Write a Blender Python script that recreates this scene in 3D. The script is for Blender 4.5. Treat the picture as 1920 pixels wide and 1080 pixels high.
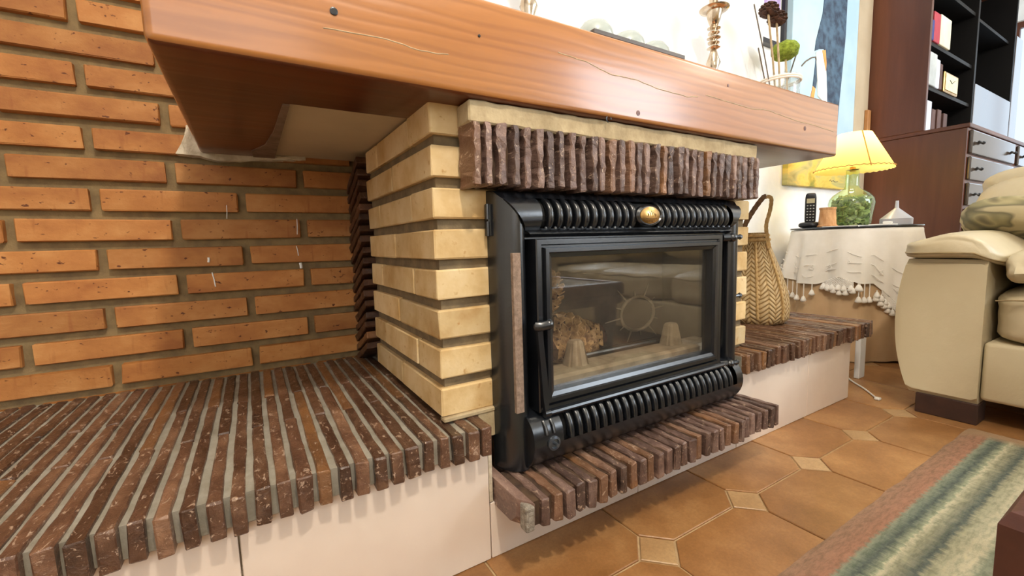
import bpy, bmesh, math, random
from mathutils import Vector, Matrix, Euler, noise
random.seed(7)
PI = math.pi
C = bpy.context.scene.collection
for o in list(bpy.data.objects): bpy.data.objects.remove(o)
scn = bpy.context.scene

# ------------------------------------------------------------------ camera
cam_d = bpy.data.cameras.new('camera'); cam = bpy.data.objects.new('camera', cam_d); C.objects.link(cam)
scn.camera = cam
YAW, PIT, ROL, F = 0.54223094, 0.10344645, 0.02854744, 812.8868
cy_, sy_, cp_, sp_ = math.cos(YAW), math.sin(YAW), math.cos(PIT), math.sin(PIT)
fwd = Vector((sy_*cp_, cy_*cp_, -sp_)); rgt = Vector((cy_, -sy_, 0)); dwn = fwd.cross(rgt)
cr, sr = math.cos(ROL), math.sin(ROL)
r2 = rgt*cr + dwn*sr; d2 = dwn*cr - rgt*sr
M = Matrix((r2, -d2, -fwd)).transposed().to_4x4()
M.translation = Vector((-0.264, -0.681, 0.562))
cam.matrix_world = M
cam_d.sensor_fit = 'HORIZONTAL'; cam_d.sensor_width = 36; cam_d.lens = 36*F/1920
cam_d.clip_start = 0.02

# ------------------------------------------------------------------ colour helper, world, lights, exposure
def lin(h, k=1.0):
    if isinstance(h, str):
        h = h.lstrip('#'); c = [int(h[i:i+2], 16)/255 for i in (0, 2, 4)]
    else: c = [v/255 for v in h]
    return tuple(((v/12.92) if v <= .04045 else ((v+.055)/1.055)**2.4)*k for v in c) + (1,)
vs = scn.view_settings
vs.view_transform = 'Standard'; vs.look = 'None'; vs.gamma = 1; vs.use_curve_mapping = False
vs.exposure = 0.30
w = bpy.data.worlds.new('world'); scn.world = w; w.use_nodes = True
w.node_tree.nodes['Background'].inputs[0].default_value = (.75, .87, 1, 1)
w.node_tree.nodes['Background'].inputs[1].default_value = 1.0
def area(name, loc, aim, sx, sy, power, col, spread=PI):
    d = bpy.data.lights.new(name, 'AREA'); d.shape = 'RECTANGLE'; d.size = sx; d.size_y = sy
    d.energy = power; d.color = col; d.spread = spread
    o = bpy.data.objects.new(name, d); C.objects.link(o); o.location = loc
    o.rotation_euler = (Vector(aim)-Vector(loc)).to_track_quat('-Z', 'Y').to_euler(); return o
area('daylight_front_window', (3.55, -3.45, 1.70), (3.55, 0, 1.7), 1.9, 1.7, 95, (.80, .90, 1))
area('daylight_side_window', (5.55, .09, 1.50), (0, .09, 1.5),   .70, 1.6, 3.6, (.70, .85, 1))
area('left_window_fill', (-1.2, -3.45, 1.65), (-1.2, 0, 1.65), 1.7, 1.4, 16, (1, .94, .86))  # unseen warm fill, set at an opening in the front wall
def point(name, loc, power, col, r):
    d = bpy.data.lights.new(name, 'POINT'); d.energy = power; d.color = col; d.shadow_soft_size = r
    o = bpy.data.objects.new(name, d); C.objects.link(o); o.location = loc; return o
point('ceiling_lamp_light', (-.10, -1.12, 2.15), 68, (1, .90, .76), .05)
point('ceiling_lamp_light', (3.1, -1.3, 2.3), 30, (1, .90, .76), .10)  # unseen second lamp, placed to light the sofa and right wall
point('lamp_bulb_light', (2.245, .285, .965), 3.6, (1, .72, .36), .03)

# ------------------------------------------------------------------ helpers
ORG = {}
def tag(o, label=None, cat=None, group=None, kind=None):
    if label: o['label'] = label
    if cat: o['category'] = cat
    if group: o['group'] = group
    if kind: o['kind'] = kind
    return o
def thing(name, label, cat, loc=(0, 0, 0), group=None, kind=None):
    o = bpy.data.objects.new(name, None); C.objects.link(o); o.location = loc; o.empty_display_size = .05
    ORG[o] = Vector(loc)
    return tag(o, label, cat, group, kind)
class MB:
    def __init__(s): s.bm = bmesh.new()
    def box(s, a, b, bev=0, seg=1, rot=None):
        a, b = Vector(a), Vector(b); c = (a+b)/2; d = b-a
        r = bmesh.ops.create_cube(s.bm, size=1); vs_ = r['verts']
        for v in vs_: v.co = Vector((v.co.x*d.x, v.co.y*d.y, v.co.z*d.z))
        if bev:
            es = list({e for v in vs_ for e in v.link_edges})
            rr = bmesh.ops.bevel(s.bm, geom=es, offset=bev, segments=seg, affect='EDGES', profile=.5)
            vs_ = list({v for f in rr['faces'] for v in f.verts} | {v for v in vs_ if v.is_valid})
        for v in vs_:
            if rot is not None: v.co = rot @ v.co
            v.co += c
        return vs_
    def quads(s, grid, closed_u=False, closed_v=False):
        rows = [[s.bm.verts.new(p) for p in r] for r in grid]
        nu, nv = len(rows), len(rows[0])
        for i in range(nu if closed_u else nu-1):
            for j in range(nv if closed_v else nv-1):
                try: s.bm.faces.new((rows[i][j], rows[i][(j+1) % nv], rows[(i+1) % nu][(j+1) % nv], rows[(i+1) % nu][j]))
                except ValueError: pass
        return rows
    def lathe(s, prof, c=(0, 0, 0), seg=24, axis='Z', cap=True, rad=None):
        c = Vector(c); g = []
        for (r, h) in prof:
            ring = []
            for k in range(seg):
                a = 2*PI*k/seg; rr = r*(rad(a, h) if rad else 1)
                p = Vector((rr*math.cos(a), rr*math.sin(a), h))
                if axis == 'Y': p = Vector((p.x, p.z, p.y))
                if axis == 'X': p = Vector((p.z, p.x, p.y))
                ring.append(p+c)
            g.append(ring)
        rows = s.quads(g, closed_v=True)
        if cap:
            for r in (rows[0], rows[-1]):
                try: s.bm.faces.new(r)
                except ValueError: pass
    def tube(s, pts, r, seg=8, cap=True, taper=None):
        pts = [Vector(p) for p in pts]; n = len(pts); g = []
        up = Vector((0, 0, 1))
        prev = None
        for i, p in enumerate(pts):
            t = (pts[min(i+1, n-1)]-pts[max(i-1, 0)]).normalized()
            if prev is None:
                u = t.cross(up) if abs(t.dot(up)) < .95 else t.cross(Vector((1, 0, 0)))
            else: u = prev - t*prev.dot(t)
            u.normalize(); prev = u; v = t.cross(u)
            rr = r*(taper(i/(n-1)) if taper else 1)
            g.append([p+u*rr*math.cos(2*PI*k/seg)+v*rr*math.sin(2*PI*k/seg) for k in range(seg)])
        rows = s.quads(g, closed_v=True)
        if cap:
            for q in (rows[0], rows[-1]):
                try: s.bm.faces.new(q)
                except ValueError: pass
    def prism(s, poly, axis, a, b):
        """poly: list of 2D points; axis: extruded axis letter"""
        def P(u, v, w_):
            return {'X': (w_, u, v), 'Y': (u, w_, v), 'Z': (u, v, w_)}[axis]
        A = [s.bm.verts.new(P(u, v, a)) for u, v in poly]; B = [s.bm.verts.new(P(u, v, b)) for u, v in poly]
        n = len(poly)
        s.bm.faces.new(A); s.bm.faces.new(B)
        for i in range(n): s.bm.faces.new((A[i], A[(i+1) % n], B[(i+1) % n], B[i]))
        return A+B
    def pillow(s, c, size, n=4, cuts=8, rot=None, wr=0, seed=0, rip=0):
        before = set(s.bm.verts)
        r = bmesh.ops.create_cube(s.bm, size=2)
        es = list({e for v in r['verts'] for e in v.link_edges})
        bmesh.ops.subdivide_edges(s.bm, edges=es, cuts=cuts, use_grid_fill=True)
        vv = [v for v in s.bm.verts if v not in before]
        for v in vv:
            p = v.co.copy()
            L = (abs(p.x)**n+abs(p.y)**n+abs(p.z)**n)**(1/n)
            p = p/L
            if wr:
                q = noise.noise(p*2.3+Vector((seed, 0, 0)))*wr + noise.noise(p*6+Vector((seed, 3, 0)))*wr*.35
                p *= 1+q
            p = Vector((p.x*size[0]/2, p.y*size[1]/2, p.z*size[2]/2))
            if rot is not None: p = rot @ p
            v.co = p+Vector(c)
        return vv
    def ico(s, c, r, sub=2, sc=(1, 1, 1)):
        rr = bmesh.ops.create_icosphere(s.bm, subdivisions=sub, radius=r)
        for v in rr['verts']: v.co = Vector((v.co.x*sc[0], v.co.y*sc[1], v.co.z*sc[2]))+Vector(c)
        return rr['verts']
    def mesh(s, name, smooth=False, ang=None):
        bmesh.ops.recalc_face_normals(s.bm, faces=s.bm.faces)
        me = bpy.data.meshes.new(name); s.bm.to_mesh(me); s.bm.free()
        if smooth:
            me.polygons.foreach_set('use_smooth', [True]*len(me.polygons))
            if ang: 
                try: me.set_sharp_from_angle(angle=math.radians(ang))
                except Exception: pass
        return me
    def obj(s, name, mat, parent=None, smooth=False, ang=35, label=None):
        return _mk(s, name, mat, parent, smooth, ang, label)
def _mk(s, name, mat, parent, smooth, ang, label):
    """mesh built in world coordinates, stored relative to its root's origin"""
    me = s.mesh(name, smooth, ang)
    root = parent
    while root is not None and root.parent is not None: root = root.parent
    off = ORG[root] if root is not None else Vector((0, 0, 0))
    if off.length: me.transform(Matrix.Translation(-off))
    me.materials.append(mat)
    o = bpy.data.objects.new(name, me); C.objects.link(o)
    if parent is not None: o.parent = parent
    ORG[o] = off
    if label: o['label'] = label
    return o
def piece(name, me, root, loc, rot=(0, 0, 0), scale=(1, 1, 1)):
    o = bpy.data.objects.new(name, me); C.objects.link(o); o.parent = root
    o.location = Vector(loc)-ORG[root]; o.rotation_euler = rot; o.scale = scale
    return o
def mono(mb, name, mat, label, cat, smooth=False, group=None, kind=None, ang=35, base=None):
    """a thing that is one mesh, with its origin at its base"""
    me = mb.mesh(name, smooth, ang)
    if base is None:
        xs = [v.co for v in me.vertices]
        base = Vector(((min(p.x for p in xs)+max(p.x for p in xs))/2, (min(p.y for p in xs)+max(p.y for p in xs))/2, min(p.z for p in xs)))
    base = Vector(base)
    me.transform(Matrix.Translation(-base)); me.materials.append(mat)
    o = bpy.data.objects.new(name, me); C.objects.link(o); o.location = base; ORG[o] = base
    return tag(o, label, cat, group, kind)
def struct(mb, name, mat, smooth=False):
    o = _mk(mb, name, mat, None, smooth, 35, None); o['kind'] = 'structure'; return o

# ------------------------------------------------------------------ materials
def newmat(name):
    m = bpy.data.materials.new(name); m.use_nodes = True
    nt = m.node_tree; b = nt.nodes['Principled BSDF']; return m, nt, b
def N(nt, t, **k):
    n = nt.nodes.new(t)
    for a, v in k.items():
        if a.startswith('i_'):
            n.inputs[int(a[2:]) if a[2:].isdigit() else a[2:]].default_value = v
        else: setattr(n, a, v)
    return n
def ramp(nt, fac, stops):
    r = nt.nodes.new('ShaderNodeValToRGB'); e = r.color_ramp.elements
    while len(e) < len(stops): e.new(.5)
    for el, (p, c) in zip(e, stops): el.position = p; el.color = c
    nt.links.new(fac, r.inputs[0]); return r.outputs[0]
def mix(nt, f, a, b, mode='MIX'):
    n = nt.nodes.new('ShaderNodeMix'); n.data_type = 'RGBA'; n.blend_type = mode
    for s_, v in ((0, f), (6, a), (7, b)):
        if hasattr(v, 'links') or hasattr(v, 'is_linked'): nt.links.new(v, n.inputs[s_])
        else: n.inputs[s_].default_value = v
    return n.outputs[2]
def coords(nt, scale=(1, 1, 1), rnd=True, rot=(0, 0, 0)):
    g = N(nt, 'ShaderNodeNewGeometry')
    mp = N(nt, 'ShaderNodeMapping'); mp.inputs['Scale'].default_value = scale; mp.inputs['Rotation'].default_value = rot
    nt.links.new(g.outputs['Position'], mp.inputs[0])
    if rnd:
        oi = N(nt, 'ShaderNodeObjectInfo')
        ml = N(nt, 'ShaderNodeMath', operation='MULTIPLY', i_1=37.0); nt.links.new(oi.outputs['Random'], ml.inputs[0])
        nt.links.new(ml.outputs[0], mp.inputs['Location'])
    return mp.outputs[0]
def noisef(nt, vec, scale, detail=3, rough=.6, dist=0):
    n = N(nt, 'ShaderNodeTexNoise'); n.inputs['Scale'].default_value = scale; n.inputs['Detail'].default_value = detail
    n.inputs['Roughness'].default_value = rough; n.inputs['Distortion'].default_value = dist
    nt.links.new(vec, n.inputs[0]); return n.outputs[0]
def bump(nt, b, h, st, dist=.002, prev=None):
    n = N(nt, 'ShaderNodeBump'); n.inputs['Strength'].default_value = st; n.inputs['Distance'].default_value = dist
    nt.links.new(h, n.inputs['Height'])
    if prev is not None: nt.links.new(prev, n.inputs['Normal'])
    nt.links.new(n.outputs[0], b.inputs['Normal']); return n.outputs[0]
def simple(name, c1, c2=None, scale=8, rough=.6, bs=0, bscale=60, bd=.002, metal=0, rndv=0, spec=.5, stretch=(1, 1, 1), coat=0, lo=.35, hi=.65, k=1.0):
    m, nt, b = newmat(name)
    c1 = lin(c1, k); c2 = lin(c2, k) if c2 else c1
    v = coords(nt, stretch, rndv > 0)
    col = ramp(nt, noisef(nt, v, scale, 4), [(lo, c1), (hi, c2)])
    if rndv:
        oi = N(nt, 'ShaderNodeObjectInfo')
        hs = N(nt, 'ShaderNodeHueSaturation'); mr = N(nt, 'ShaderNodeMapRange')
        mr.inputs[3].default_value = 1-rndv; mr.inputs[4].default_value = 1+rndv
        nt.links.new(oi.outputs['Random'], mr.inputs[0]); nt.links.new(mr.outputs[0], hs.inputs['Value'])
        nt.links.new(col, hs.inputs['Color']); col = hs.outputs[0]
    nt.links.new(col, b.inputs['Base Color'])
    b.inputs['Roughness'].default_value = rough; b.inputs['Metallic'].default_value = metal
    b.inputs['Specular IOR Level'].default_value = spec
    if coat: b.inputs['Coat Weight'].default_value = coat; b.inputs['Coat Roughness'].default_value = .12
    if bs: bump(nt, b, noisef(nt, v, bscale, 4), bs, bd)
    return m

def orange_brick():
    m, nt, b = newmat('orange_brick')
    v = coords(nt, (1, 1, 1.6)); oi = N(nt, 'ShaderNodeObjectInfo')
    base = ramp(nt, noisef(nt, v, 9, 4), [(.3, lin('9c6030')), (.5, lin('b2763e')), (.7, lin('c48c52'))])
    hs = N(nt, 'ShaderNodeHueSaturation'); mr = N(nt, 'ShaderNodeMapRange'); mr.inputs[3].default_value = .80; mr.inputs[4].default_value = 1.14
    nt.links.new(oi.outputs['Random'], mr.inputs[0]); nt.links.new(mr.outputs[0], hs.inputs['Value'])
    nt.links.new(base, hs.inputs['Color'])
    pit = ramp(nt, noisef(nt, v, 70, 2), [(.66, (0, 0, 0, 1)), (.72, (1, 1, 1, 1))])
    c = mix(nt, pit, hs.outputs[0], lin('5e3014'))
    st = ramp(nt, noisef(nt, coords(nt, (8, 1, 1)), 9, 2), [(.62, (0, 0, 0, 1)), (.75, (.45, .45, .45, 1))])
    c = mix(nt, st, c, lin('8a4c24'))
    nt.links.new(c, b.inputs['Base Color']); b.inputs['Roughness'].default_value = .62; b.inputs['Specular IOR Level'].default_value = .35
    bump(nt, b, noisef(nt, v, 130, 4), .5, .0015); return m
def cream_brick():
    m, nt, b = newmat('cream_brick')
    v = coords(nt, (1, 1, 1)); oi = N(nt, 'ShaderNodeObjectInfo')
    base = ramp(nt, noisef(nt, v, 11, 4), [(.3, lin('c8a066')), (.5, lin('dfc08c')), (.72, lin('ecd4a8'))])
    hs = N(nt, 'ShaderNodeHueSaturation'); mr = N(nt, 'ShaderNodeMapRange'); mr.inputs[3].default_value = .76; mr.inputs[4].default_value = 1.10
    nt.links.new(oi.outputs['Random'], mr.inputs[0]); nt.links.new(mr.outputs[0], hs.inputs['Value'])
    nt.links.new(base, hs.inputs['Color'])
    pit = ramp(nt, noisef(nt, v, 60, 3), [(.64, (0, 0, 0, 1)), (.74, (.7, .7, .7, 1))])
    nt.links.new(mix(nt, pit, hs.outputs[0], lin('b07f42')), b.inputs['Base Color'])
    b.inputs['Roughness'].default_value = .75; b.inputs['Specular IOR Level'].default_value = .3
    bump(nt, b, noisef(nt, v, 120, 4), .45, .0015); return m
def brown_brick(name, a='3c2218', b2='5e3a2a', c3='8a6350', rough=.36, chips=.62, tan=.05):
    m, nt, b = newmat(name)
    v = coords(nt, (1.0, .45, 1.0)); oi = N(nt, 'ShaderNodeObjectInfo')
    base = ramp(nt, noisef(nt, v, 14, 5, .7), [(.28, lin(a)), (.5, lin(b2)), (.74, lin(c3))])
    hs = N(nt, 'ShaderNodeHueSaturation'); mr = N(nt, 'ShaderNodeMapRange'); mr.inputs[3].default_value = .62; mr.inputs[4].default_value = 1.35
    nt.links.new(oi.outputs['Random'], mr.inputs[0]); nt.links.new(mr.outputs[0], hs.inputs['Value'])
    nt.links.new(base, hs.inputs['Color'])
    # some bricks are paler, ochre clay
    gt = N(nt, 'ShaderNodeMath', operation='FRACT'); mm = N(nt, 'ShaderNodeMath', operation='MULTIPLY', i_1=7.31)
    nt.links.new(oi.outputs['Random'], mm.inputs[0]); nt.links.new(mm.outputs[0], gt.inputs[0])
    sel = ramp(nt, gt.outputs[0], [(1-tan-.02, (0, 0, 0, 1)), (1-tan, (.7, .7, .7, 1))])
    patch = ramp(nt, noisef(nt, v, 9, 3), [(.5, (.45, .45, .45, 1)), (.6, (1, 1, 1, 1))])
    c = mix(nt, mix(nt, 1.0, sel, patch, 'MULTIPLY'), hs.outputs[0], lin('9c6c40'))
    chip = ramp(nt, noisef(nt, v, 130, 3, .7, .8), [(chips, (0, 0, 0, 1)), (chips+.05, (.8, .8, .8, 1))])
    c = mix(nt, chip, c, lin('b49a84'))
    nt.links.new(c, b.inputs['Base Color'])
    b.inputs['Roughness'].default_value = rough; b.inputs['Specular IOR Level'].default_value = .5
    n1 = bump(nt, b, noisef(nt, v, 55, 5, .7, .4), .9, .004); return m
def wood(name, a, b2, c3, rough=.28, axis='X', coat=.0, gs=14, dist=2.2, rndv=False, bs=.15):
    m, nt, b = newmat(name)
    sc = {'X': (.10, 1, 1), 'Y': (1, .10, 1), 'Z': (1, 1, .08)}[axis]
    v = coords(nt, sc, rndv)
    big = noisef(nt, v, 3.2, 2, .5)
    wv = N(nt, 'ShaderNodeTexWave', wave_type='BANDS', bands_direction='Z' if axis != 'Z' else 'X')
    wv.inputs['Scale'].default_value = gs; wv.inputs['Distortion'].default_value = dist*4; wv.inputs['Detail'].default_value = 2
    wv.inputs['Detail Scale'].default_value = 1.2
    nt.links.new(v, wv.inputs[0])
    fine = noisef(nt, v, 90, 3)
    c = ramp(nt, big, [(.3, lin(a)), (.5, lin(b2)), (.7, lin(c3))])
    g = ramp(nt, wv.outputs[1], [(0, (.74, .70, .66, 1)), (.45, (1, 1, 1, 1))])
    c = mix(nt, .62, c, g, 'MULTIPLY')
    f = ramp(nt, fine, [(.35, (.86, .84, .82, 1)), (.6, (1, 1, 1, 1))])
    c = mix(nt, .5, c, f, 'MULTIPLY')
    nt.links.new(c, b.inputs['Base Color']); b.inputs['Roughness'].default_value = rough
    if coat: b.inputs['Coat Weight'].default_value = coat; b.inputs['Coat Roughness'].default_value = .18
    bump(nt, b, wv.outputs[1], bs, .001); return m
def tile_mat(name, a, b2, c3):
    m, nt, b = newmat(name)
    v = coords(nt, (1, 1, 1)); oi = N(nt, 'ShaderNodeObjectInfo')
    base = ramp(nt, noisef(nt, v, 5.5, 5, .62), [(.3, lin(a)), (.5, lin(b2)), (.7, lin(c3))])
    sp = ramp(nt, noisef(nt, v, 160, 3, .8), [(.35, (.8, .78, .74, 1)), (.65, (1.08, 1.06, 1.02, 1))])
    c = mix(nt, .7, base, sp, 'MULTIPLY')
    hs = N(nt, 'ShaderNodeHueSaturation'); mr = N(nt, 'ShaderNodeMapRange'); mr.inputs[3].default_value = .92; mr.inputs[4].default_value = 1.08
    nt.links.new(oi.outputs['Random'], mr.inputs[0]); nt.links.new(mr.outputs[0], hs.inputs['Value']); nt.links.new(c, hs.inputs['Color'])
    nt.links.new(hs.outputs[0], b.inputs['Base Color'])
    b.inputs['Roughness'].default_value = .33
    bump(nt, b, noisef(nt, v, 40, 4), .12, .002); return m
def glassy(name, tint, gloss=.08, film=0.0, filmc=(.5, .5, .5, 1), ior=1.45, rough=.02):
    m = bpy.data.materials.new(name); m.use_nodes = True; nt = m.node_tree
    for n in list(nt.nodes): nt.nodes.remove(n)
    out = N(nt, 'ShaderNodeOutputMaterial'); tr = N(nt, 'ShaderNodeBsdfTransparent'); tr.inputs[0].default_value = tint
    gl = N(nt, 'ShaderNodeBsdfGlossy'); gl.inputs['Roughness'].default_value = rough
    lw = N(nt, 'ShaderNodeLayerWeight'); lw.inputs[0].default_value = .5
    pw = N(nt, 'ShaderNodeMath', operation='POWER', i_1=4.0); nt.links.new(lw.outputs['Facing'], pw.inputs[0])
    ad = N(nt, 'ShaderNodeMath', operation='MULTIPLY_ADD', i_1=.85, i_2=.04+gloss); ad.use_clamp = True
    nt.links.new(pw.outputs[0], ad.inputs[0])
    df = N(nt, 'ShaderNodeBsdfDiffuse'); df.inputs[0].default_value = filmc
    m1 = N(nt, 'ShaderNodeMixShader'); m1.inputs[0].default_value = film
    nt.links.new(tr.outputs[0], m1.inputs[1]); nt.links.new(df.outputs[0], m1.inputs[2])
    m2 = N(nt, 'ShaderNodeMixShader'); nt.links.new(ad.outputs[0], m2.inputs[0])
    nt.links.new(m1.outputs[0], m2.inputs[1]); nt.links.new(gl.outputs[0], m2.inputs[2])
    nt.links.new(m2.outputs[0], out.inputs[0]); return m

MT = {}
MT['orange'] = orange_brick(); MT['cream'] = cream_brick()
MT['brown'] = brown_brick('brown_glazed_brick', '38241a', '5c4030', '86644c', chips=.60, rough=.30, tan=.18)
MT['brown_rough'] = brown_brick('brown_rough_brick', '3a2b25', '675047', '9a7f71', rough=.42, chips=.60, tan=.2)
MT['brown_dark'] = brown_brick('brown_dark_brick', '2e1c14', '4c3020', '6e4a34', rough=.45, chips=.72, tan=.02)
MT['mortar'] = simple('mortar', '786446', '8e7852', scale=30, rough=.9, bs=.6, bscale=140, bd=.002)
MT['mortar_grey'] = simple('mortar_grey', '8f8878', 'a59e90', scale=26, rough=.85, bs=.5, bscale=150, bd=.0015)
MT['mortar_cream'] = simple('mortar_cream', 'a08c6a', 'beaa86', scale=24, rough=.9, bs=.6, bscale=120, bd=.002)
MT['mortar_dark'] = simple('mortar_dark', '3b2a20', '59432f', scale=30, rough=.9, bs=.6, bscale=140)
MT['panel'] = simple('bench_panel_tile', 'dfcdbd', 'ebdccd', scale=3, rough=.45, bs=.12, bscale=30)
MT['plaster'] = simple('white_plaster', 'e3e4e2', 'efefed', scale=5, rough=.85, bs=.35, bscale=22, bd=.004)
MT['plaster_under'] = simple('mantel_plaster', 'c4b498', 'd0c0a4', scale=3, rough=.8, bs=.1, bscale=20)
MT['putty'] = simple('rough_putty', 'b9aa92', 'd8cbb4', scale=40, rough=.9, bs=.9, bscale=90, bd=.004)
MT['beam'] = wood('varnished_pine', '985c2a', 'aa6c32', 'ba7e40', rough=.34, axis='X', coat=.7, gs=17, dist=2.2, bs=.25)
MT['beam_dark'] = MT['beam']
MT['cabinet'] = wood('mahogany', '4a2717', '5a301c', '6c3d25', rough=.34, axis='Z', gs=9, dist=1.5, bs=.03)
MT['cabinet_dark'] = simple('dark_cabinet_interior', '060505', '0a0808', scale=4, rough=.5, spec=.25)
MT['drawer'] = simple('polished_dark_drawer', '3a3028', '4a3c30', scale=5, rough=.16, spec=.5, coat=.15, stretch=(1, 1, .3))
MT['iron'] = simple('black_cast_iron', '101216', '16191e', scale=30, rough=.27, bs=.2, bscale=220, bd=.0006, spec=.9)
MT['iron_rough'] = simple('firebox_iron', '4a433a', '6a6052', scale=12, rough=.8, bs=.4, bscale=60)
MT['black'] = simple('backing_black', '060606', '0a0a0a', rough=.8)
MT['felt'] = simple('brown_gasket_strip', '7c6758', '9c8472', scale=120, rough=.9, bs=.8, bscale=300)
MT['ash'] = simple('pale_ash_stone', 'a09684', 'c4baa8', scale=30, rough=.9, bs=.4, bscale=90)
MT['brass'] = simple('brass', 'b58b50', 'd3ac70', scale=30, rough=.28, metal=1)
MT['steel'] = simple('grey_steel', '5c626a', '7b828a', scale=30, rough=.3, metal=.8)
MT['cone'] = simple('pine_cone_scale', '6e5034', 'd0b080', scale=50, rough=.55, k=1.3)
MT['cone_dark'] = simple('dark_pine_cone', '2c1a12', '5b3a2a', scale=90, rough=.7)
MT['tile'] = tile_mat('octagonal_floor_tile', '845a32', '9e7044', 'b88c5c')
MT['tile_small'] = tile_mat('diamond_floor_tile', 'a8835a', 'b8956a', 'c8a87e')
MT['grout'] = simple('floor_grout', 'a88a62', 'c0a47c', scale=40, rough=.9, bs=.3, bscale=100)
MT['leather'] = simple('cream_leather', 'bcac8c', 'c8ba9a', scale=3, rough=.42, bs=.3, bscale=45, bd=.003)
MT['leather_seam'] = simple('leather_piping', '8f7a55', '9c8660', rough=.5)
MT['foot'] = simple('dark_wooden_foot', '35221c', '442c24', scale=20, rough=.5)
MT['white'] = simple('white_linen', 'e4dccf', 'efe8de', scale=6, rough=.85, bs=.5, bscale=30, bd=.002)
MT['lace'] = simple('white_crochet', 'ece4d8', 'f4eee4', rough=.85)
MT['tan'] = simple('tan_cloth', 'c6a47c', 'd4b48c', scale=5, rough=.8)
MT['wicker'] = simple('wicker', 'b07a48', 'd0a070', scale=60, rough=.7, bs=.8, bscale=200, stretch=(1, 1, .3))
MT['plastic_black'] = simple('black_plastic', '17171a', '1e1e22', rough=.35)
MT['plastic_grey'] = simple('grey_key_plastic', 'b5b5b0', 'c5c5c0', rough=.5)
MT['silver'] = simple('tarnished_silver', 'b9a690', 'd9cbb8', scale=50, rough=.18, metal=1)
MT['twig'] = simple('dry_twig', 'a38d6c', 'c4ae8a', scale=60, rough=.8)
MT['twig_dark'] = simple('dark_twig', '5c5248', '766a5c', scale=60, rough=.8)
MT['moss'] = simple('green_moss', '6a7a1e', '96a83a', scale=120, rough=.95, bs=1, bscale=200, bd=.004)
MT['canvas'] = simple('pale_blue_canvas', 'a4c2d6', 'bcd4e2', scale=2, rough=.8)
MT['navy'] = simple('navy_paint', '223248', '4c6880', scale=22, rough=.6)
MT['orange_paint'] = simple('orange_paint', 'e09a4e', 'e8ab66', rough=.6)
MT['white_paint'] = simple('white_paint', 'e9f2f4', 'f3f7f8', rough=.6)
MT['grey_wood'] = simple('grey_tray', '4c4440', '5d544e', rough=.5)
MT['frame_black'] = simple('black_frame', '14141c', '1c1c26', rough=.35)
MT['lilac'] = simple('lilac_paint', '9c84bc', 'c0aed8', scale=30, rough=.6)
MT['mat_white'] = simple('picture_mount', 'f0f0ee', 'f6f6f4', rough=.8)
MT['table_wood'] = simple('carved_dark_wood', '3a1a12', '52281b', scale=14, rough=.4, bs=.3, bscale=60)
MT['slate'] = simple('smoked_table_glass', '20262e', '2a3038', rough=.06, spec=.9)
MT['cable'] = simple('white_cable', 'e6e2d8', 'f0ece4', rough=.5)
MT['paper'] = simple('paper', 'ecebe6', 'f5f4f0', rough=.7)
MT['funnel'] = glassy('clear_plastic', (.86, .88, .92, 1), gloss=.0, film=.42, filmc=(.75, .77, .82, 1), rough=.3)
MT['green_glass'] = glassy('green_glass', (.80, .93, .70, 1), gloss=.03, film=.04, filmc=(.55, .8, .45, 1))
MT['clear_glass'] = glassy('clear_glass', (.95, .97, .97, 1), gloss=.05, film=.06, filmc=(.9, .93, .92, 1))
MT['ball_glass'] = glassy('pearl_glass', (.86, .90, .88, 1), gloss=.06, film=.60, filmc=(.50, .56, .53, 1), rough=.06)
MT['door_glass'] = glassy('smoky_stove_glass', (.92, .88, .82, 1), gloss=.05, film=.035, filmc=(.5, .46, .4, 1), ior=1.5)
MT['pebble'] = simple('green_grey_pebble', '7d8a5c', 'a9a985', scale=14, rough=.5, rndv=.25)
MT['book_red'] = simple('red_book_cloth', 'a02838', 'b03a48', rough=.6)
MT['book_cream'] = simple('cream_book_cloth', 'cfc8ae', 'dcd6c0', rough=.7)
MT['book_blue'] = simple('blue_book_cloth', '2a2f6e', '363c80', rough=.6)
MT['book_grey'] = simple('grey_book_cloth', 'a6aaa8', 'bcc0be', rough=.6)
MT['book_brown'] = simple('brown_book_cloth', '4c3028', '5c3c32', rough=.6)
MT['book_pale'] = simple('pale_book_cloth', 'c8d0e0', 'd8e0ee', rough=.6)
MT['clock'] = simple('pale_yellow_card', 'e0d49c', 'f0e8c0', scale=40, rough=.6)
def pattern_cushion():
    m, nt, b = newmat('leaf_pattern_fabric')
    v = coords(nt, (1, 1, 1.4), False)
    c = ramp(nt, noisef(nt, v, 6.5, 1, .5, 1.2), [(.42, lin('b4a682')), (.46, lin('6e6850')), (.52, lin('928a66')), (.56, lin('aca078')), (.66, lin('5e5a48'))])
    nt.links.new(c, b.inputs['Base Color']); b.inputs['Roughness'].default_value = .8
    bump(nt, b, noisef(nt, v, 200, 2), .3, .001); return m
MT['cushion'] = pattern_cushion()
def yellow_painting():
    m, nt, b = newmat('yellow_green_landscape_paint')
    v = coords(nt, (1.6, 1, 3), False, (0, .6, 0))
    c = ramp(nt, noisef(nt, v, 2.4, 4, .6, .8), [(.3, lin('8f8a30')), (.42, lin('c2a83c')), (.5, lin('e2c45a')), (.6, lin('b8b070')), (.7, lin('a09656'))])
    nt.links.new(c, b.inputs['Base Color']); b.inputs['Roughness'].default_value = .5; return m
MT['yellow_painting'] = yellow_painting()
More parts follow.
